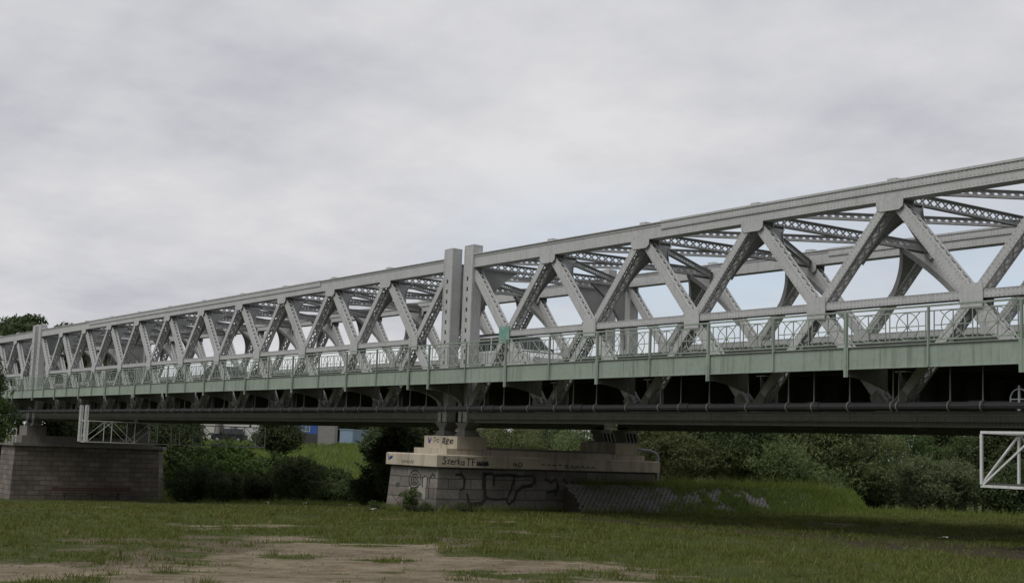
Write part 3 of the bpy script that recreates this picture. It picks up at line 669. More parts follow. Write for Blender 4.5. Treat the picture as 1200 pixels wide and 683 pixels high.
def far_pier():
    xc = -GAP - LEN - GAP / 2; x1 = -64.35; x0 = 2 * xc - x1
    root = tag(empty('bridge_pier', (xc, 4.8, -6.9)), 'tall brown block stone pier with a thin dark cornice, behind the red bench', 'bridge pier')
    C = Vector((xc, 4.8, -6.9))
    def B(mb, name, mat): o = mb.build(name, mat, root); o.location = -C; return o
    y0, y1 = -1.75, 11.25; k = .62
    mb = MB()
    def ringp(e, z): return [Vector(p) for p in ((x0 - e, y0 - e, z), (x1 + e, y0 - e, z), (x1 + e, y1 + e - k, z), (x1 + e - k, y1 + e, z), (x0 - e, y1 + e, z))]
    a, b = ringp(.12, -7.6), ringp(-.12, -2.4)
    for i in range(5): mb.face([a[i], a[(i + 1) % 5], b[(i + 1) % 5], b[i]])
    mb.face(b); B(mb, 'stone_base', M['ashlar_far'])
    mb = MB(); a, b = ringp(.12, -2.40), ringp(.12, -2.15)
    for i in range(5): mb.face([a[i], a[(i + 1) % 5], b[(i + 1) % 5], b[i]])
    mb.face(a[::-1]); mb.face(b); B(mb, 'cornice', M['conc_d'])
    mb = MB(); mb.box(x0 + .7, x1 - .7, -1.0, 10.4, -2.149, -1.55); B(mb, 'upper_step', M['conc_d'])
    for y in (YN, YF):
        mb = MB(); mb.box(x0 + 1.0, x1 - 1.0, y - .8, y + .8, -1.549, -.762); B(mb, 'bearing_plinth', M['conc_d'])
far_pier()
# bent pipe at the far end of the pale cap
t = tag(empty('drain_pipe', (-.2, 9.4, -1.2)), 'grey bent pipe lying over the far end of the pale pier cap', 'pipe')
mb = MB(); mb.tube([(.3, .12, .12), (.5, .5, .16), (.62, 1.05, .12), (.7, 1.32, .02), (.72, 1.42, -.15), (.72, 1.44, -1.25)], .075, 12); mb.build('pipe_bend', M['galv'], t, True)
mb = MB(); mb.tube([(.24, .0, .115), (.3, .12, .12)], .1, 12); mb.build('collar', M['white'], t, True)

# ------------------------------------------------------------------ paver slope
def revet():
    t = tag(empty('paver_slope', (1.7, 14, -3.9)), 'sloping bank face of grey lattice concrete pavers beside the pale pier', 'revetment')
    C = Vector((1.7, 14, -3.9)); ya, yb = 4.75, 20.4
    def S(y, v): 
        e = .0 + .9 * float(sstep(21.4, 23.6, y)); 
        return Vector((2.5 - 1.25 * v, y, -3.98 + 1.16 * v + .05)) - C
    mb = MB(); n = 60; nv = 7; nn = Vector((.68, 0, .73))
    cell = .27; L_ = 1.72
    # crossed ribs of the pavers
    k = int((yb - ya) / cell)
    for i in range(-7, k):
        for f in (0, 1):
            pts = []
            for j in range(6):
                v = j / 5; y = ya + i * cell + (L_ * v if f == 0 else L_ * (1 - v)) + 0
                if ya <= y <= yb: pts.append(S(y, v))
            for a, b in zip(pts, pts[1:]): mb.bar(a + nn * (.03 + .004 * f), b + nn * (.03 + .004 * f), .1, .08, nn.cross(b - a))
    for v in (0, 1): mb.bar(S(ya, v) + nn * .022, S(yb, v) + nn * .022, .07, .09, nn.cross(Vector((0, 1, 0))))
    mb.build('paver_lattice', M['paver'], t)
    mb = MB()
    for i in range(n):
        y0 = ya + (yb - ya) * i / n; y1 = ya + (yb - ya) * (i + 1) / n
        mb.face([S(y0, 0), S(y1, 0), S(y1, 1), S(y0, 1)])
    mb.face([S(ya, 0), S(ya, 1), S(ya, 1) + Vector((0, 0, -1.3))]); 
    mb.build('soil_bed', M['soil'], t)
M['pebble'] = concrete('pebble_stone', (.26, .22, .17), (.15, .125, .095), 3)
M['soil'] = simple('dark_soil', (.04, .036, .025), .95, 0, .4, 6)
revet()

# ------------------------------------------------------------------ inspection gantries
def gantry(loc, label, W, Y1, H, cage):
    t = tag(empty('inspection_gantry', loc), label, 'inspection platform', None)
    w = M['white']; r = .024 if cage else .036
    for k, x in enumerate((0, W)):
        mb = MB()
        for z in (0, H): mb.bar((x, 0, z), (x, Y1, z), .07 if not cage else .05, .07 if not cage else .05, (1, 0, 0))
        n = int(Y1 / 1.55)
        for i in range(n + 1):
            y = Y1 * i / n; mb.bar((x, y, .045), (x, y, H - .045), r * 1.7, r * 1.7, (1, 0, 0))
            if i < n:
                a, b = (0, H) if i % 2 == 0 else (H, 0); mb.bar((x, y, a + .03), (x, y + Y1 / n, b - .03), .035 if cage else .05, .035 if cage else .05, (1, 0, 0))
        mb.build('side_truss', w, t)
    for y in (0, Y1):
        mb = MB()
        for z in (0, H): mb.bar((.05, y, z), (W - .05, y, z), .065, .065, (0, 1, 0))
        mb.bar((.03, y + .03, .04), (W - .03, y + .03, H - .04), .05, .05, (0, 1, 0)); mb.build('end_frame', w, t)
    mb = MB(); mb.box(.06, W - .06, .06, Y1 - .06, .05, .075); mb.build('walk_board', M['darkrail'], t)
    return t
g1 = gantry((28.36, -2.6, -1.72), 'white tube platform hung beneath the nearest truss span', 1.6, 14.2, 1.36, False)
mb = MB()
for x in (.95, 1.35): mb.tube([(x, 2.6, 1.38), (x, 2.6, 1.75), (x - .08, 2.65, 2.0)], .06, 8)
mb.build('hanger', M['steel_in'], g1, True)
g2 = gantry((-43.5, -3.0, -1.78), 'white tube platform with two ladder cages below the span beside the brown pier', 1.6, 13.0, 1.42, True)
for x0, x1 in ((.1, .34), (1.26, 1.5)):
    mb = MB()
    for x in (x0, x1):
        for y in (-.03, -.16): mb.bar((x, y, 0), (x * .9 + (x0 + x1) / 2 * .1, y, 2.45), .06, .06, (1, 0, 0))
    for i in range(9): z = .1 + i * .29; mb.bar((x0, -.16, z), (x1, -.16, z), .03, .03, (0, 1, 0))
    for z in (.02, 1.4, 2.45):
        for x in (x0, x1): mb.bar((x, -.03, z), (x, -.16, z), .04, .04, (0, 0, 1))
        mb.bar((x0, -.03, z), (x1, -.03, z), .04, .04, (0, 0, 1))
    mb.build('ladder_cage', M['white'], g2)
for y in (3.3, 12.2):
    mb = MB(); mb.bar((.7, y, 1.46), (.7, y, 1.62), .1, .1, (1, 0, 0)); mb.build('hanger', M['darkrail'], g2)

# ------------------------------------------------------------------ vehicles
def car(name, loc, rz, label, cat, paint, prof, cab, width, wb, group=None, glass_front=True):
    """prof: body side outline (x,z); cab: cabin outline ((xrear_bot,xrear_top,xfront_top,xfront_bot), z_belt, z_roof)"""
    t = tag(empty(name, loc, rz), label, cat, group); hw = width / 2
    mb = MB(); K = [(-1, .0), (-.93, .035), (.93, .035), (1, 0)]
    n = len(prof); cx = sum(p[0] for p in prof) / n; cz = sum(p[1] for p in prof) / n
    def sect(y, ins): return [Vector((cx + (x - cx) * (1 - ins), y, cz + (z - cz) * (1 - ins))) for x, z in prof]
    secs = [sect(-hw, .05), sect(-hw * .93, 0), sect(hw * .93, 0), sect(hw, .05)]
    mb.face(secs[0][::-1] if False else secs[0]); mb.face(secs[-1][::-1])
    for a, b in zip(secs, secs[1:]):
        for i in range(n): j = (i + 1) % n; mb.face([a[i], b[i], b[j], a[j]])
    (x0, x1, x2, x3), zb, zr = cab; hb, ht = hw * .94, hw * .78
    lo = [(x0, -hb, zb), (x3, -hb, zb), (x3, hb, zb), (x0, hb, zb)]; hi = [(x1, -ht, zr), (x2, -ht, zr), (x2, ht, zr), (x1, ht, zr)]
    mb.hexa([Vector(p) for p in lo + hi]); mb.build('body', paint, t)
    def win(name, q):
        mb = MB(); q = [Vector(p) for p in q]; nrm = (q[1] - q[0]).cross(q[2] - q[0]).normalized()
        mb.prism([p - nrm * .004 for p in q], nrm * .012); mb.build(name, M['glass'], t)
    for s in (-1, 1):
        def sp(f, g): # f along, g up
            xl = x0 + (x1 - x0) * g; xr = x3 + (x2 - x3) * g; return Vector((xl + (xr - xl) * f, s * (hb + (ht - hb) * g), zb + (zr - zb) * g))
        cuts = [(.05, .34), (.37, .64), (.67, .95)] if x3 - x0 > 2.6 else [(.06, .48), (.52, .94)]
        for a, b in cuts:
            q = [sp(a, .1), sp(b, .1), sp(b, .88), sp(a, .88)]; win('side_window', q if s < 0 else q[::-1])
    win('windscreen', [Vector((x3 + (x2 - x3) * g, y * (hb + (ht - hb) * g) * .9, zb + (zr - zb) * g)) for y, g in ((-1, .08), (1, .08), (1, .92), (-1, .92))])
    win('rear_window', [Vector((x0 + (x1 - x0) * g, y * (hb + (ht - hb) * g) * .88, zb + (zr - zb) * g)) for y, g in ((1, .2), (-1, .2), (-1, .9), (1, .9))])
    for x in wb:
        for s in (-1, 1):
            mb = MB(); mb.tube([(0, -.1, 0), (0, -.095, 0), (0, .095, 0), (0, .1, 0)], [.28, .33, .33, .28], 18); wl = mb.build('wheel', M['tyre'], t, loc=(x, s * (hw - .1), .33))
            mb = MB(); mb.tube([(0, s * .085, 0), (0, s * .112, 0)], [.2, .17], 14); mb.build('rim', M['carsilver'], wl)
    xf = max(p[0] for p in prof)
    for s in (-1, 1):
        mb = MB(); mb.box(xf - .14, xf + .012, s * hw * .74 - .16, s * hw * .74 + .16, .66, .82); mb.build('headlight', M['lamp'], t)
    mb = MB(); mb.box(xf - .1, xf + .02, -hw * .85, hw * .85, .3, .46); mb.build('bumper', M['tyre'], t)
    for s in (-1, 1):
        mb = MB(); mb.box(x3 - .3, x3 - .16, min(s * hb, s * (hb + .2)), max(s * hb, s * (hb + .2)), zb + .02, zb + .18); mb.build('mirror', M['cardark'], t)
    return t
VAN = [(-2.25, .35), (-2.3, .9), (-2.25, 1.12), (1.3, 1.12), (2.15, .98), (2.42, .8), (2.45, .4), (2.3, .28), (-2.1, .28)]
SED = [(-2.2, .35), (-2.25, .8), (-2.1, .95), (1.0, .92), (1.95, .8), (2.15, .66), (2.18, .4), (2.0, .25), (-2.0, .25)]
SUVP = [(-2.2, .4), (-2.25, .95), (-2.1, 1.1), (1.1, 1.1), (2.05, 1.02), (2.2, .85), (2.22, .45), (2.05, .32), (-2.05, .32)]
car('white_van', (-.35, 3.0, 2.0), 0, 'white van with dark windows driving across the nearest truss span', 'van', M['carwhite'], VAN, ((-2.2, -2.1, .75, 1.55), 1.12, 1.88), 1.82, (-1.4, 1.5))
car('delivery_van', (-6.7, 6.1, 2.0), math.pi, 'dark tall van behind the turquoise plate, next to the white van', 'van', M['cardark'], SUVP, ((-2.15, -2.1, .95, 1.3), 1.1, 2.45), 1.9, (-1.35, 1.4))
car('parked_car', (-33.2, 3.0, 2.0), 0, 'dark car driving across the span between the two piers', 'car', M['cardark'], SED, ((-1.9, -1.2, .2, 1.0), .92, 1.44), 1.76, (-1.35, 1.35)).name = 'dark_car'

# ------------------------------------------------------------------ things on the far bank
RZ = math.atan2(.82, .57)
def far(x, y, dz=0): return (x, y, hz(x, y) + dz)
def cabin(loc, W, D, H, label, mat, name='site_cabin', cat='cabin', wins=(), base=None, door=None, ribs=False, rz=RZ):
    t = tag(empty(name, loc, rz), label, cat)
    mb = MB(); zb = base or 0; mb.box(-W / 2, W / 2, 0, D, zb - (.3 if not base else 0), H)
    if ribs:
        for i in range(int(W / .28)): mb.box(-W / 2 + .1 + i * .28, -W / 2 + .22 + i * .28, -.04, -.001, .12, H - .12)
        for i in range(int(D / .28)): 
            for s in (-1, 1): x = s * (W / 2 + .02); mb.box(x - .019, x + .019, .1 + i * .28, .22 + i * .28, .12, H - .12)
    mb.build('wall', mat, t)
    if base: mb = MB(); mb.box(-W / 2 - .02, W / 2 + .02, -.02, D + .02, -.4, base - .002); mb.build('plinth', M['darkwall'], t)
    mb = MB(); mb.box(-W / 2 - .1, W / 2 + .1, -.1, D + .1, H + .001, H + .12); mb.build('roof', M['greywall'] if mat != M['ltblue'] else mat, t)
    for (x, z, w, h) in wins:
        f = MB(); f.box(x - w / 2 - .06, x + w / 2 + .06, -.035, -.002, z - .06, z + h + .06); fo = f.build('window', M['white'], t)
        f = MB(); f.box(x - w / 2, x - .025, -.045, -.036, z, z + h); f.box(x + .025, x + w / 2, -.045, -.036, z, z + h); f.build('pane', M['pane'], fo)
    if door:
        f = MB(); f.box(door - .45, door + .45, -.05, -.002, .05, 2.05); d = f.build('door', M['greywall'], t)
    return t
M['pane'] = simple('window_pane', (.12, .17, .24), .1)
cabin(far(-127.5, 46.6), 6.4, 5, 3.1, 'off white site cabin with four tiny windows on the grassy far bank', M['cabin'], wins=[(1.1, 1.75, .32, .28), (1.9, 1.75, .32, .28), (1.1, 1.25, .32, .28), (1.9, 1.25, .32, .28)], door=-1.8)
cabin(far(-131, 36.5), 13, 6, 3.0, 'long off white hall behind the parked cars on the far bank', M['cabin'], name='storage_hall', cat='hall', wins=[(3.6, 1.2, 1.3, 1.1), (0, 1.3, .9, .8)])
cabin(far(-109.2, 46.9), 2.6, 3, 2.9, 'bright blue cabin with white window on a dark base on the far bank', M['blue'], name='blue_cabin', wins=[(-.15, 1.75, .9, .75)], base=1.45)
cabin(far(-107.9, 48.95), 2.3, 3, 2.9, 'grey boarded shed between the blue cabin and the light blue container', M['greywall'], name='plank_shed', cat='shed')
cabin((-120.0, 58.4, -1.75), 2.0, 5.5, 2.35, 'light blue corrugated shipping container on the green bank top', M['ltblue'], name='shipping_container', cat='container', ribs=True, rz=RZ - .35)
car('parked_car', far(-117.5, 33.0), RZ, 'silver car parked before the long off white hall', 'car', M['carsilver'], SED, ((-1.9, -1.2, .2, 1.0), .92, 1.44), 1.76, (-1.35, 1.35), 'cars parked on the far bank')
car('parked_car', far(-116.0, 39.2), RZ + math.pi, 'dark car parked beside the off white site cabin', 'car', M['cardark'], SUVP, ((-2.15, -1.8, .5, 1.2), 1.1, 1.72), 1.84, (-1.35, 1.4), 'cars parked on the far bank')
def post(x, y, h, label, slabs=False):
    z = hz(x, y); t = tag(empty('fence_post', (x, y, z), .4), label, 'post', 'rusty posts on the bank')
    mb = MB(); mb.taper((-.07, .07, -.07, .07), (-.055, .055, -.055, .055), -.3, h); mb.taper((-.055, .055, -.055, .055), (-.01, .01, -.01, .01), h, h + .08)
    mb.build('shaft', M['rustwood'], t); mb = MB(); mb.box(-.1, .1, -.1, .1, h * .72, h * .72 + .05); mb.build('band', M['darkrail'], t)
post(-56.1, 23.8, 1.35, 'dark rusty post at the foot of the far bank beside the willow')
post(-76.6, 32.6, 1.0, 'short rusty post high on the far bank below the blue cabin')
post(-74.4, 33.6, .8, 'stubby rust red post on the bank path, lower than the other bank posts')
# bench by the brown pier
t = tag(empty('bench', (-63.2, 4.6, hz(-63.2, 4.6)), 0), 'long low red brown bench along the foot of the brown pier', 'bench')
mb = MB()
for k in range(3): mb.box(-.22 + k * .15, -.09 + k * .15, -3.3, 3.3, .52, .58)
mb.build('seat', M['rustwood'], t)
mb = MB()
for k in range(2): mb.box(-.3, -.26, -3.3, 3.3, .72 + k * .16, .84 + k * .16)
mb.build('backrest', M['rustwood'], t)
for y in (-2.2, 0, 2.2):
    mb = MB(); mb.box(-.2, .2, y - .06, y + .06, -.2, .519); mb.box(-.259, -.2, y - .04, y + .04, .1, .98); mb.build('leg', M['darkrail'], t)
# white railing on the brown pier's near end
t = tag(empty('guard_railing', (-63.5, -1.6, -2.14)), 'white tube railing on top of the brown pier behind the leafy tree', 'railing')
mb = MB()
for z in (.55, 1.1): mb.bar((-3.9, 0, z), (-1.0, 0, z), .05, .05, (0, 1, 0))
mb.build('rail', M['white'], t)
for x in (-3.9, -2.95, -2.0, -1.0): mb = MB(); mb.bar((x, 0, 0), (x, 0, 1.12), .06, .06, (1, 0, 0)); mb.build('upright', M['white'], t)

# ------------------------------------------------------------------ foliage
def leaf_cloud(clumps, n, ls, asp=.55, droop=0., seed=0, inner=.3, zmin=None):
    r = np.random.default_rng(seed); C = np.array(clumps)
    area = (C[:, 3] * C[:, 4] + C[:, 3] * C[:, 5] + C[:, 4] * C[:, 5]); k = r.choice(len(C), n, p=area / area.sum())
    d = r.normal(size=(n, 3)); d /= np.linalg.norm(d, axis=1)[:, None]
    # keep fewer leaves on undersides
    flip = (d[:, 2] < -.3) & (r.random(n) < .5); d[flip, 2] *= -1
    rad = np.where(r.random(n) < inner, r.random(n) ** .5, .82 + .26 * r.random(n) ** 1.5)
    pos = C[k, :3] + d * C[k, 3:6] * rad[:, None]
    tw = r.normal(size=(n, 3)) * .08 * C[k, 3:4]; pos = pos + tw
    nrm = d * .7 + r.normal(size=(n, 3)) * .65 + np.array([0, 0, .35]); nrm /= np.linalg.norm(nrm, axis=1)[:, None]
    ax = r.normal(size=(n, 3)) + np.array([0, 0, -3.0 * droop]); ax -= nrm * (ax * nrm).sum(1)[:, None]; ax /= np.linalg.norm(ax, axis=1)[:, None] + 1e-9
    sd = np.cross(nrm, ax); s = ls * (.6 + .8 * r.random(n))[:, None]
    q = np.stack([pos - ax * s * .5, pos + sd * s * asp * .5 + nrm * s * .06, pos + ax * s * .5, pos - sd * s * asp * .5 + nrm * s * .06], 1)
    cr = r.random(len(C)); rnd = np.clip(.55 * cr[k] + .45 * r.random(n), 0, 1)
    if zmin is not None:
        ok = q[:, :, 2].min(1) > zmin; q = q[ok]; rnd = rnd[ok]
    return q, rnd
def crown_clumps(rx, ry, z0, z1, n, size, seed, shape=1.0, low=.0):
    r = np.random.default_rng(seed); out = []; zc = (z0 + z1) / 2; rz = (z1 - z0) / 2
    while len(out) < n:
        p = r.uniform(-1, 1, 3)
        if (p ** 2).sum() > 1 or (p ** 2).sum() < .12: continue
        s = size * r.uniform(.45, 1.4); f = 1 - s * .55 / max(rx, rz)
        taper = 1 - shape * max(0, p[2]) * .35
        out.append((p[0] * rx * f * taper, p[1] * ry * f * taper, zc + p[2] * rz * f, s, s * r.uniform(.8, 1.1), s * r.uniform(.65, .95)))
    return out
TREES = {}
def tree_proto(key, rx, z0, z1, nclump, csize, nleaf, leaf, mat, trunk_r, droop=0., asp=.55, stems=1, seed=1, shape=1.0, shoots=0):
    r = random.Random(seed); cl = crown_clumps(rx, rx, z0, z1, nclump, csize, seed, shape)
    q, rnd = leaf_cloud(cl, nleaf, leaf, asp, droop, seed, zmin=.02)
    if shoots:
        rr = np.random.default_rng(seed + 500); Q = [q]; RN = [rnd]
        for _ in range(shoots):
            c = cl[rr.integers(len(cl))]; d = rr.normal(size=3); d[2] = abs(d[2]) * .9 + .3; d /= np.linalg.norm(d)
            base = np.array(c[:3]) + d * np.array(c[3:6]) * .9; ln = rr.uniform(.35, 1.1) * csize; k = int(14 + 30 * ln); f = rr.random(k)
            p = base + d * (f * ln)[:, None] + np.array([0, 0, -droop * .5]) * (f ** 2 * ln)[:, None] + rr.normal(size=(k, 3)) * .05
            a = rr.normal(size=(k, 3)) * .6 + d + np.array([0, 0, -droop]); a /= np.linalg.norm(a, axis=1)[:, None]; b_ = np.cross(a, rr.normal(size=(k, 3))); b_ /= np.linalg.norm(b_, axis=1)[:, None]
            s_ = leaf * (.5 + .7 * rr.random(k))[:, None]
            Q.append(np.stack([p - a * s_ * .5, p + b_ * s_ * asp * .5, p + a * s_ * .5, p - b_ * s_ * asp * .5], 1)); RN.append(.4 + .6 * rr.random(k))
        q = np.concatenate(Q); rnd = np.concatenate(RN)
    crown = arrmesh('crown', q, 4, mat, None, rnd)
    mb = MB(); tops = sorted(cl, key=lambda c: -c[2])
    for sidx in range(stems):
        a = r.uniform(0, 6.28); bx, by = (0, 0) if stems == 1 else (math.cos(a) * .35, math.sin(a) * .35)
        zt = z0 + (z1 - z0) * .72; lean = (r.uniform(-.12, .12) * rx + bx * 2, r.uniform(-.12, .12) * rx + by * 2)
        pts = [Vector((bx, by, -.4)), Vector((bx * 1.1, by * 1.1, .25)), Vector((bx + lean[0] * .4, by + lean[1] * .4, zt * .45)), Vector((bx + lean[0], by + lean[1], zt))]
        mb.tube(pts, [trunk_r * 1.35, trunk_r, trunk_r * .7, trunk_r * .25], 8)
        for c in cl[sidx::stems][:7]:
            e = Vector(c[:3]); h = min(max(e.z * .5, .3), zt * .8); f = h / zt; st = Vector((bx + lean[0] * f, by + lean[1] * f, h))
            mid = (st + e) / 2 + Vector((0, 0, .12 * (e - st).length)); mb.tube([st, mid, e], [trunk_r * .42, trunk_r * .28, trunk_r * .08], 6)
    tr = mb.build('trunk' if stems == 1 else 'stem', M['bark'], None, True)
    for o in (crown, tr): COL.objects.unlink(o)
    TREES[key] = (crown, tr)
def plant(key, x, y, s=1, rz=0, label='', name='tree', cat='tree', group=None, sz=None, mat=None, z=None):
    t = tag(empty(name, (x, y, hz(x, y) - .05 if z is None else z), rz), label, cat, group); t.scale = (s, s, sz or s)
    for src in TREES[key]:
        c = src.copy(); COL.objects.link(c); c.parent = t
        if mat and c.name.startswith('crown'):
            c.data = c.data.copy(); c.data.materials[0] = mat
    return t
def px(x, y, t):   # design helper: point at depth t seen at photo pixel (x, y) - used for rough siting of vegetation
    d = CF + CR * ((x - 600) / 1588.3) - CU * ((y - 341.5) / 1588.3)
    return CAM + d * t
tree_proto('willow', 3.2, .2, 6.0, 46, 1.0, 26000, .19, M['f_willow'], .16, droop=.5, asp=.32, stems=3, seed=21, shoots=90)
tree_proto('willow_b', 3.4, .1, 6.6, 52, 1.0, 28000, .18, M['f_willow'], .16, droop=.6, asp=.30, stems=2, seed=22, shoots=90)
tree_proto('greybush', 2.6, .0, 3.6, 34, .85, 14000, .2, M['f_grey'], .08, droop=.1, asp=.32, stems=4, seed=23, shoots=110, shape=.6)
tree_proto('darkbush', 2.7, -.1, 3.8, 34, .9, 18000, .19, M['f_dark'], .08, asp=.55, stems=4, seed=24, shoots=90, shape=.6)
tree_proto('shrub', 2.0, -.2, 2.3, 26, .7, 9000, .22, M['f_mid'], .05, asp=.5, stems=4, seed=25, shoots=80, shape=.4)
tree_proto('tree', 2.8, 1.4, 7.2, 44, 1.0, 20000, .21, M['f_dark'], .2, asp=.6, stems=1, seed=26, shoots=70)
tree_proto('oak', 5.2, 4.0, 15.5, 60, 1.7, 16000, .5, M['f_dark'], .4, asp=.65, stems=1, seed=27, shape=.5)
tree_proto('limetree', 2.6, 1.6, 9.6, 60, .8, 26000, .17, M['f_mid'], .2, asp=.6, stems=1, seed=28, shoots=60, shape=.6)
tree_proto('sapling', .42, .05, 1.25, 16, .22, 1500, .09, M['f_lush'], .02, asp=.5, stems=3, seed=29, shape=.8)
tree_proto('lowweed', .5, -.1, .55, 14, .22, 1300, .09, M['f_mid'], .015, asp=.4, stems=3, seed=30, shape=.2)
G1 = 'trees and bushes behind the berm'; G2 = 'bushes on the bank between the piers'; G3 = 'trees standing beyond the bridge'
def at(key, pxx, t, s, label, name, cat, group, sz=None, mat=None, rz=None):
    q = px(pxx, 560, t); return plant(key, float(q[0]), float(q[1]), s, rz if rz is not None else pxx * .37 % 6.28, label, name, cat, group, sz, mat)
# behind the berm and to its end
at('willow', 765, 77, .95, 'pale willow just past the far end of the white capped pier', 'willow_tree', 'tree', G1)
at('willow_b', 812, 79, 1.0, 'willow standing behind the start of the grassy berm', 'willow_tree', 'tree', G1)
at('willow', 868, 76, .92, 'darker willow behind the middle of the grassy berm', 'willow_tree', 'tree', G1, mat=M['f_dark'])
at('willow_b', 925, 80, 1.05, 'broad olive willow behind the berm, between darker and tallest willow', 'willow_tree', 'tree', G1)
at('willow', 985, 78, 1.12, 'tallest drooping willow at the tapering end of the berm', 'willow_tree', 'tree', G1)
at('willow_b', 1040, 92, 1.1, 'willow set back behind the grey green bush', 'willow_tree', 'tree', G1, mat=M['f_mid'])
at('greybush', 1078, 80, .86, 'rounded grey green bush standing on the meadow edge past the berm', 'willow_bush', 'bush', G1)
at('greybush', 1125, 79, .80, 'smaller grey green bush beside the white hung platform', 'willow_bush', 'bush', G1)
at('darkbush', 1018, 78, .62, 'low dark bush in the gap where the berm ends', 'dark_bush', 'bush', G1)
at('tree', 1105, 100, .95, 'dark tree rising behind the two grey green bushes', 'dark_tree', 'tree', G1)
at('tree', 1180, 84, .85, 'dark tree seen through the white hung platform', 'dark_tree', 'tree', G1)
at('darkbush', 1192, 76, .85, 'dark bush low behind the white hung platform', 'dark_bush', 'bush', G1)
at('willow', 1150, 96, .95, 'olive willow between the dark trees by the white hung platform', 'willow_tree', 'tree', G1, mat=M['f_mid'])
at('willow_b', 1235, 86, 1.0, 'willow at the edge of the view past the white hung platform', 'willow_tree', 'tree', G1)
for xx, tt, ss, lab, kk in [(790, 74, .8, 'low olive bush behind the berm next to the pale pier'), (845, 75, .75, 'low olive bush behind the berm between two willows'), (900, 74, .8, 'low olive bush behind the berm under the broad willow'), (955, 75, .75, 'low olive bush behind the berm before the tallest willow')] and [(790, 74, .8, 'low olive bush behind the berm next to the pale pier', 'greybush'), (845, 75, .75, 'low olive bush behind the berm between two willows', 'greybush'), (900, 74, .8, 'low olive bush behind the berm under the broad willow', 'greybush'), (955, 75, .75, 'low olive bush behind the berm before the tallest willow', 'greybush')]:
    at(kk, xx, tt, ss, lab, 'willow_bush', 'bush', G1, mat=M['f_willow'])
# seen over the pier cap
for i, (xx, tt, ss, lab, kk) in enumerate([(560, 98, .95, 'grey green willow over the near end of the pale pier cap', 'willow'), (600, 92, .92, 'willow over the pale pier cap, second from its near plinth', 'willow_b'), (648, 95, 1.0, 'bright willow over the middle of the pale pier cap', 'willow'), (692, 90, .95, 'willow over the pale pier cap next to the far bearings', 'willow_b'), (730, 100, 1.0, 'willow behind the far bearings of the pale pier', 'willow')]):
    at(kk, xx, tt, ss, lab, 'willow_tree', 'tree', G1, mat=M['f_grey'] if i in (0, 2) else None)
at('tree', 622, 112, 1.0, 'dark tree deep behind the pale pier cap, between two willows', 'dark_tree', 'tree', G1)
at('tree', 575, 118, 1.0, 'dark tree deep behind the near plinth of the pale pier', 'dark_tree', 'tree', G1)
# between the piers
at('tree', 468, 84, .72, 'dense dark tree touching the front of the pale graffiti pier', 'dark_tree', 'tree', G2)
at('darkbush', 446, 86, .72, 'dark leafy bush just before the pale graffiti pier', 'dark_bush', 'bush', G2)
at('darkbush', 484, 80, .85, 'dark bush hugging the base of the pale graffiti pier', 'dark_bush', 'bush', G2)
at('tree', 510, 100, .9, 'dark tree hidden half behind the pale pier plinth', 'dark_tree', 'tree', G2)
at('greybush', 350, 106, .98, 'rounded grey dark bush at the foot of the bank below the blue cabin', 'dark_bush', 'bush', G2, mat=M['f_dark'])
at('darkbush', 305, 108, .6, 'dark bush beside the rounded grey dark bush', 'dark_bush', 'bush', G2)
at('darkbush', 268, 110, .66, 'dark bush in the middle of the thicket between the piers', 'dark_bush', 'bush', G2)
at('darkbush', 226, 112, .8, 'dark bush next to the corner of the brown pier', 'dark_bush', 'bush', G2)
at('shrub', 245, 122, 1.5, 'bright green shrub upslope of the thicket by the brown pier', 'green_shrub', 'bush', G2, mat=M['f_lush'])
at('shrub', 288, 120, 1.5, 'green shrub upslope in the thicket below the site cabin', 'green_shrub', 'bush', G2, mat=M['f_lush'])
at('shrub', 325, 126, 1.3, 'green shrub on the bank below the dark upright tree', 'green_shrub', 'bush', G2)
at('shrub', 266, 134, 1.5, 'green shrub near the bank top below the parked cars', 'green_shrub', 'bush', G2, mat=M['f_lush'])
at('shrub', 220, 132, 1.5, 'green shrub near the bank top beside the brown pier', 'green_shrub', 'bush', G2)
at('tree', 325, 140, 1.0, 'dark upright tree between the site cabin and the blue cabin', 'dark_tree', 'tree', G2, sz=.92)
at('tree', 205, 135, .98, 'dark tree rising behind the top corner of the brown pier', 'dark_tree', 'tree', G2)
at('tree', 186, 142, .98, 'dark tree above the cornice of the brown pier', 'dark_tree', 'tree', G2)
at('shrub', 300, 118, 1.35, 'green shrub upslope behind the low dark bush beside the rounded one', 'green_shrub', 'bush', G2, mat=M['f_lush'])
at('darkbush', 420, 112, .5, 'small dark bush on the open bank before the dense dark tree', 'dark_bush', 'bush', G2, mat=M['f_mid'])
at('shrub', 385, 111, .8, 'shrub at the foot of the bank past the rounded grey dark bush', 'green_shrub', 'bush', G2)
at('shrub', 405, 118, .9, 'small shrub on the open bank between the rusty posts', 'green_shrub', 'bush', G2)
at('shrub', 392, 132, .7, 'small shrub below the light blue container on the bank', 'green_shrub', 'bush', G2)
at('tree', 452, 128, 1.0, 'dark tree beside the light blue container', 'dark_tree', 'tree', G2)
at('tree', 472, 122, 1.1, 'dark tree past the container, over the pale pier', 'dark_tree', 'tree', G2)
for xx, tt, ss, lab in [(165, 150, 1.0, 'dark tree beyond the brown pier, next to its corner'), (135, 146, 1.0, 'dark tree beyond the middle of the brown pier'), (100, 150, 1.05, 'dark tree beyond the ladder cages of the brown pier'), (62, 142, 1.05, 'dark tree beyond the outer end of the brown pier'),
                        (375, 222, 1.25, 'dark tree rising behind the grey boarded shed'), (408, 230, 1.3, 'dark tree rising behind the light blue container'), (438, 226, 1.3, 'dark tree on the far bank past the light blue container'), (345, 225, 1.25, 'dark tree rising behind the bright blue cabin')]:
    at('tree' if xx < 340 else 'darkbush', xx, tt, ss if xx < 340 else 1.9, lab, 'dark_tree', 'tree', G2)
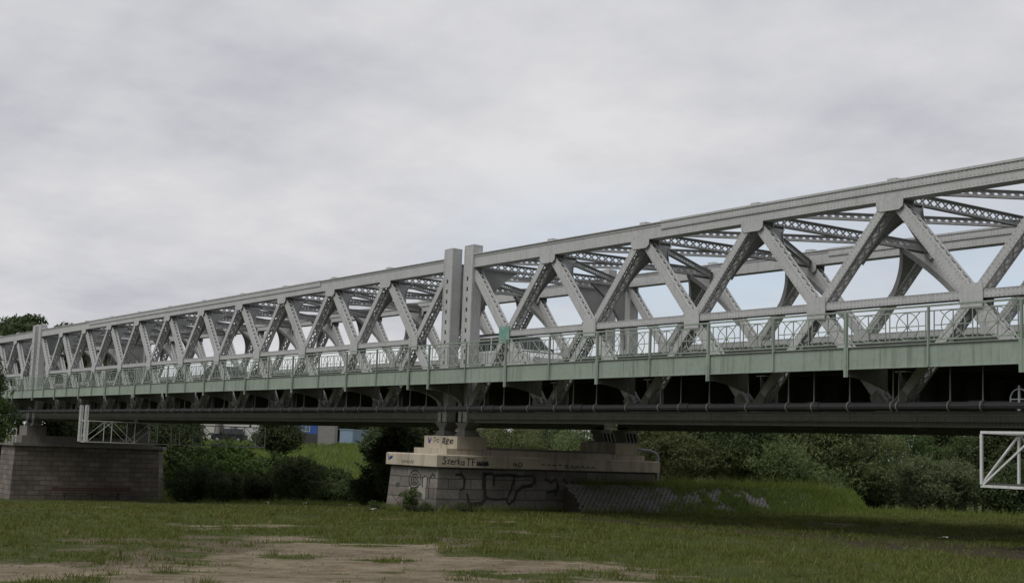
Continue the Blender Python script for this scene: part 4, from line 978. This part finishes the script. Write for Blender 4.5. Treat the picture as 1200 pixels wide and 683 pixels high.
# skyline at the far end
for xx, tt, ss, lab in [(-4, 170, 1.17, 'tall oak rising above the far end of the bridge'), (16, 178, 1.14, 'oak beside the tall oak, crown above the top chord'), (62, 215, 1.16, 'oak whose top just clears the far top chord'), (108, 190, .9, 'oak seen through the far truss panels'), (-30, 165, 1.0, 'oak at the edge of the view behind the leafy tree'), (140, 215, .88, 'lowest oak seen through the far truss panels')]:
    at('oak', xx, tt, ss, lab, 'oak_tree', 'tree', G3)
# leafy tree in front of the bridge's far end
q = px(-46, 560, 78); plant('limetree', float(q[0]), float(q[1]), .98, 1.2, 'leafy green tree standing before the far end of the bridge', 'leafy_tree', 'tree')
# plants at the pale pier
plant('sapling', .1, -2.55, 1.0, .3, 'small leafy sapling against the pale pier front', 'sapling', 'plant')
plant('lowweed', .95, -2.3, .8, 1, 'low weed clump at the near corner of the pale pier', 'weed_clump', 'plant')
plant('lowweed', 1.35, -.7, .8, 2, 'low weed clump under the big black graffiti letters', 'weed_clump', 'plant')
plant('lowweed', -3.2, -2.4, .8, 3, 'low weed clump at the outer corner of the pale pier front', 'weed_clump', 'plant')
# litter
for i, (x, y, s, lab) in enumerate([(-41.5, 10.2, .5, 'white plastic scrap at the foot of the thicket'), (-39.6, 12.4, .4, 'small white scrap beside the larger one at the thicket foot'), (-37.0, 14.6, .3, 'tiny pale scrap under the rounded dark bush'), (24.2, 1.3, .22, 'white paper scrap on the dark soil path under the bridge'), (-1.9, -3.2, .28, 'white plastic bottle in the grass before the pale pier')]):
    mb = MB(); r = random.Random(i); z = hz(x, y)
    P3 = [[Vector((s * (a - 1.5) * .35 + r.uniform(-.03, .03), s * (b - 1) * .4 + r.uniform(-.03, .03), .05 + s * .3 * r.random())) for b in range(3)] for a in range(4)]
    for a in range(3):
        for b in range(2): mb.face([P3[a][b], P3[a + 1][b], P3[a + 1][b + 1], P3[a][b + 1]])
    o = mb.build('litter', M['litter']); o.location = (x, y, z); tag(o, lab, 'litter', 'scraps of litter')

# pebbles and clods on the bare earth: too many to count
mb = MB(); rr_ = random.Random(5); k = 0
while k < 700:
    x, y = rr_.uniform(19, 40), rr_.uniform(-29, -16)
    d_, w_, p_ = masks(np.array([x]), np.array([y]))
    if d_[0] < .6: continue
    k += 1; s_ = .012 + .035 * rr_.random() ** 3; z = hz(x, y); v = [Vector((x + s_ * rr_.uniform(.6, 1.3) * math.cos(a), y + s_ * rr_.uniform(.6, 1.3) * math.sin(a), z - .01)) for a in (0, 1.3, 2.5, 3.8, 5.1)]
    c_ = Vector((x, y, z)); u_ = [c_ + (q - c_) * .55 + Vector((0, 0, s_ * rr_.uniform(.5, .9) + .01)) for q in v]
    mb.face(u_)
    for i in range(5): mb.face([v[i], v[(i + 1) % 5], u_[(i + 1) % 5], u_[i]])
o = mb.build('pebbles', M['pebble']); o['kind'] = 'stuff'; o['label'] = 'pebbles and clods on the bare earth'
# grass blades and tall weeds
def blades(name, x, y, h, w, mat, label, seed, z=None):
    r = np.random.default_rng(seed); n = len(x); z = height(x, y) - .01 if z is None else z
    a = r.uniform(0, 6.283, n); ln = r.normal(0, .45, (n, 2)) * h[:, None]
    b = np.stack([x, y, z], 1); dx = np.stack([np.cos(a), np.sin(a), 0 * a], 1) * w[:, None] / 2
    tip = b + np.stack([ln[:, 0], ln[:, 1], h], 1)
    q = np.stack([b - dx, b + dx, tip], 1); rnd = np.clip(.5 * vnoise(x, y, 1.7, 41) + .5 * r.random(n), 0, 1)
    o = arrmesh(name, q, 3, mat, None, rnd); o['kind'] = 'stuff'; o['label'] = label; return o
n = 760000; t = 12 + 66 * RNG.random(n) ** .75; l = (RNG.random(n) * 2 - 1) * .47 * t
gx = CAM[0] + CF[0] / .993 * t + CR[0] * l; gy = CAM[1] + CF[1] / .993 * t + CR[1] * l
d, w, p = masks(gx, gy)
keep = RNG.random(n) < (1 - np.clip(d * 1.35 - .3 * sstep(.62, .8, vnoise(gx, gy, .55, 77)), 0, 1)) * (1 - .72 * w) * (1 - .7 * p) * (.1 + .9 * sstep(.2, .75, .5 * vnoise(gx, gy, .8, 31) + .5 * vnoise(gx, gy, .3, 32))) 
inside = (gx > -3.3) & (gx < .95) & (gy > -1.85) & (gy < 10.6); inside |= (gx > -8) & (gx < 2.5) & (gy > 4.7) & (gy < 23)
keep &= ~inside; gx, gy, t = gx[keep], gy[keep], t[keep]
hh = (.045 + .075 * RNG.random(len(gx)) ** 2) * (.35 + 1.3 * vnoise(gx, gy, 1.6, 33) * vnoise(gx, gy, .45, 34) * 1.5); 
blades('grass', gx, gy, hh, .010 + .00045 * t, M['blade'], 'short meadow grass around the bare earth', 5)
# taller tufts and a few dry stalks
m_ = 1500; tt_ = 13 + 50 * RNG.random(m_) ** .8; ll_ = (RNG.random(m_) * 2 - 1) * .45 * tt_
tx = CAM[0] + CF[0] / .993 * tt_ + CR[0] * ll_; ty = CAM[1] + CF[1] / .993 * tt_ + CR[1] * ll_
dd_, ww_, pp_ = masks(tx, ty); ok = (dd_ < .75) & (pp_ < .5) & ~((tx > -8) & (tx < 2.6) & (ty > -2.2) & (ty < 24)); tx, ty, tt_ = tx[ok], ty[ok], tt_[ok]
nx_ = np.repeat(tx, 26) + RNG.normal(0, .09, len(tx) * 26); ny_ = np.repeat(ty, 26) + RNG.normal(0, .09, len(tx) * 26)
blades('grass_tufts', nx_, ny_, np.repeat(.08 + .14 * RNG.random(len(tx)) ** 2, 26) * (.5 + .8 * RNG.random(len(nx_))), .008 + .0004 * np.repeat(tt_, 26), M['blade'], 'taller tufts of grass scattered through the meadow', 9)
ds = RNG.integers(0, len(gx), 9000); blades('dry_stalks', gx[ds], gy[ds], .08 + .12 * RNG.random(9000), .006 + .0003 * t[ds], M['straw'], 'dry straw coloured stalks among the grass', 10)
# tall weeds: berm top, foot of piers and thicket
segs = []
def strip(x0, y0, x1, y1, wd, n): 
    f = RNG.random(n); segs.append((x0 + (x1 - x0) * f + RNG.normal(0, wd, n), y0 + (y1 - y0) * f + RNG.normal(0, wd, n)))
strip(.95, 5.6, .95, 22.5, .28, 7000); strip(0, 5.6, -1, 22.5, .8, 3500)
for k in range(2600):
    pass
ys_ = 4.8 + 19 * RNG.random(20000); v_ = RNG.random(20000); kk = RNG.random(20000) < sstep(8.5, 13.5, ys_) * .97 + .03
pn_ = .6 * vnoise(ys_, v_ * 1.7, .75, 55) + .4 * vnoise(ys_, v_ * 1.7, .28, 56); kk &= (pn_ > np.interp(ys_, [5, 9, 13, 18, 19.5], [.52, .46, .36, .30, 0])) | (v_ > .93); SX, SY, SV = (2.5 - 1.25 * v_)[kk], ys_[kk], v_[kk]
strip(2.62, 4.8, 2.62, 23, .12, 1800); strip(1.2, -1.9, 1.2, 4.6, .12, 900); strip(-3.4, -2.1, 1.0, -2.1, .1, 700)
strip(-10, 24, 8, 32, 1.6, 5200); strip(-44, 9, -34, 17, 1.2, 3000); strip(1.6, 22.0, 2.4, 24.6, .45, 3200); strip(1.0, 21.5, 2.6, 21.5, .5, 2500)
wx = np.concatenate([a for a, b in segs]); wy = np.concatenate([b for a, b in segs])
tl_ = 5.6 + 17.5 * RNG.random(420); tl_ = np.repeat(tl_, 7) + RNG.normal(0, .06, 2940); blades('tall_weeds', .8 + RNG.normal(0, .3, 2940), tl_, .35 + .5 * RNG.random(2940) ** 1.6, .035 + 0 * tl_, M['weed'], 'spiky tall weeds along the top of the berm', 12)
blades('slope_weeds', SX + .05, SY, .10 + .2 * RNG.random(len(SX)) ** 1.5, .035 + .02 * RNG.random(len(SX)), M['weed'], 'weeds growing over the lattice pavers', 8, z=-3.90 + 1.16 * SV)
blades('weeds', wx, wy, .14 + .34 * RNG.random(len(wx)) ** 2.2, .03 + .02 * RNG.random(len(wx)), M['weed'], 'tall weeds on the berm and along the pier feet', 6)
nb = 60000; bs = RNG.random((nb, 2)); bx_ = -120 + 90 * bs[:, 0]; by_ = 8 + 62 * bs[:, 1]
s_ = -.85 * (bx_ + 60) + .53 * (by_ - 12); kk = (s_ > 2) & (s_ < 85)
blades('bank_grass', bx_[kk], by_[kk], .2 + .4 * RNG.random(kk.sum()), .10 + .05 * RNG.random(kk.sum()), M['weed'], 'rough long grass on the far bank', 7)

# ------------------------------------------------------------------ sky and light
w = bpy.data.worlds.new('World'); SC.world = w; w.use_nodes = True; nt = w.node_tree; bg = nt.nodes['Background']
SUN_EL, SUN_AZ = R(52), math.atan2(-.80, .22)     # direction to the sun in plan: from the bridge towards the camera side
sky = N(nt, 'ShaderNodeTexSky', sky_type='NISHITA'); sky.sun_disc = False; sky.sun_elevation = SUN_EL; sky.sun_rotation = math.pi / 2 - SUN_AZ
tc = N(nt, 'ShaderNodeTexCoord'); nv = N(nt, 'ShaderNodeVectorMath', operation='NORMALIZE'); L(nt, tc.outputs['Generated'], nv.inputs[0])
sp = N(nt, 'ShaderNodeSeparateXYZ'); L(nt, nv.outputs[0], sp.inputs[0])
zc = mth(nt, 'ADD', mth(nt, 'MAXIMUM', sp.outputs[2], 0), .20)
cb = N(nt, 'ShaderNodeCombineXYZ'); L(nt, mth(nt, 'DIVIDE', sp.outputs[0], zc), cb.inputs[0]); L(nt, mth(nt, 'DIVIDE', sp.outputs[1], zc), cb.inputs[1])
n1 = noise(nt, cb.outputs[0], 1.25, 7, .55); n2 = noise(nt, cb.outputs[0], 4.2, 8, .58)
f = mth(nt, 'ADD', mth(nt, 'MULTIPLY', n1, .70), mth(nt, 'MULTIPLY', n2, .30))
cl = ramp(nt, f, [(.37, (4.4, 4.43, 4.85)), (.45, (5.05, 5.08, 5.4)), (.53, (5.65, 5.66, 5.88)), (.62, (6.3, 6.28, 6.42))])
# unseen low sky behind the viewer darkened, added to deepen the steel undersides
bk = N(nt, 'ShaderNodeVectorMath', operation='DOT_PRODUCT'); L(nt, nv.outputs[0], bk.inputs[0]); bk.inputs[1].default_value = (.90, -.43, 0)
bkf = mth(nt, 'MULTIPLY', mth(nt, 'MULTIPLY', mth(nt, 'ADD', bk.outputs['Value'], .25), 1.6, clamp=True), mth(nt, 'SUBTRACT', 1, mth(nt, 'MULTIPLY', sp.outputs[2], 1.6), clamp=True))
cl = mixc(nt, mth(nt, 'MULTIPLY', bkf, .8), cl, (2.0, 2.05, 2.2))
# thin places in the cloud where the sky shows
d0 = px(960, 330, 1) - CAM; d0 /= np.linalg.norm(d0)
dt = N(nt, 'ShaderNodeVectorMath', operation='DOT_PRODUCT'); L(nt, nv.outputs[0], dt.inputs[0]); dt.inputs[1].default_value = tuple(d0)
near_ = mth(nt, 'MULTIPLY', mth(nt, 'SUBTRACT', dt.outputs['Value'], .95), 26, clamp=True)
band = mth(nt, 'SUBTRACT', 1, mth(nt, 'MULTIPLY', mth(nt, 'ABSOLUTE', mth(nt, 'SUBTRACT', sp.outputs[2], .125)), 12), clamp=True)
gapn = mth(nt, 'MULTIPLY', mth(nt, 'SUBTRACT', noise(nt, cb.outputs[0], .9, 5, .5), .28), 5, clamp=True)
gap = mth(nt, 'MULTIPLY', mth(nt, 'MULTIPLY', near_, band), gapn)
thin = mixc(nt, .55, sky.outputs[0], (5.2, 5.9, 6.8))
colr = mixc(nt, mth(nt, 'MULTIPLY', gap, .75), cl, thin)
L(nt, colr, bg.inputs['Color']); bg.inputs['Strength'].default_value = .1
sl = bpy.data.lights.new('sun', 'SUN'); sl.energy = 1.5; sl.angle = R(25); sl.color = (1, .97, .93); so = bpy.data.objects.new('sun', sl); COL.objects.link(so)
dv = Vector((math.cos(SUN_AZ) * math.cos(SUN_EL), math.sin(SUN_AZ) * math.cos(SUN_EL), math.sin(SUN_EL)))
so.rotation_euler = dv.to_track_quat('Z', 'Y').to_euler()
vs = SC.view_settings; vs.view_transform = 'Standard'; vs.look = 'None'; vs.exposure = .22; vs.gamma = 1; vs.use_curve_mapping = False
SC.cycles.max_bounces = 6; SC.cycles.diffuse_bounces = 3; SC.cycles.transparent_max_bounces = 4
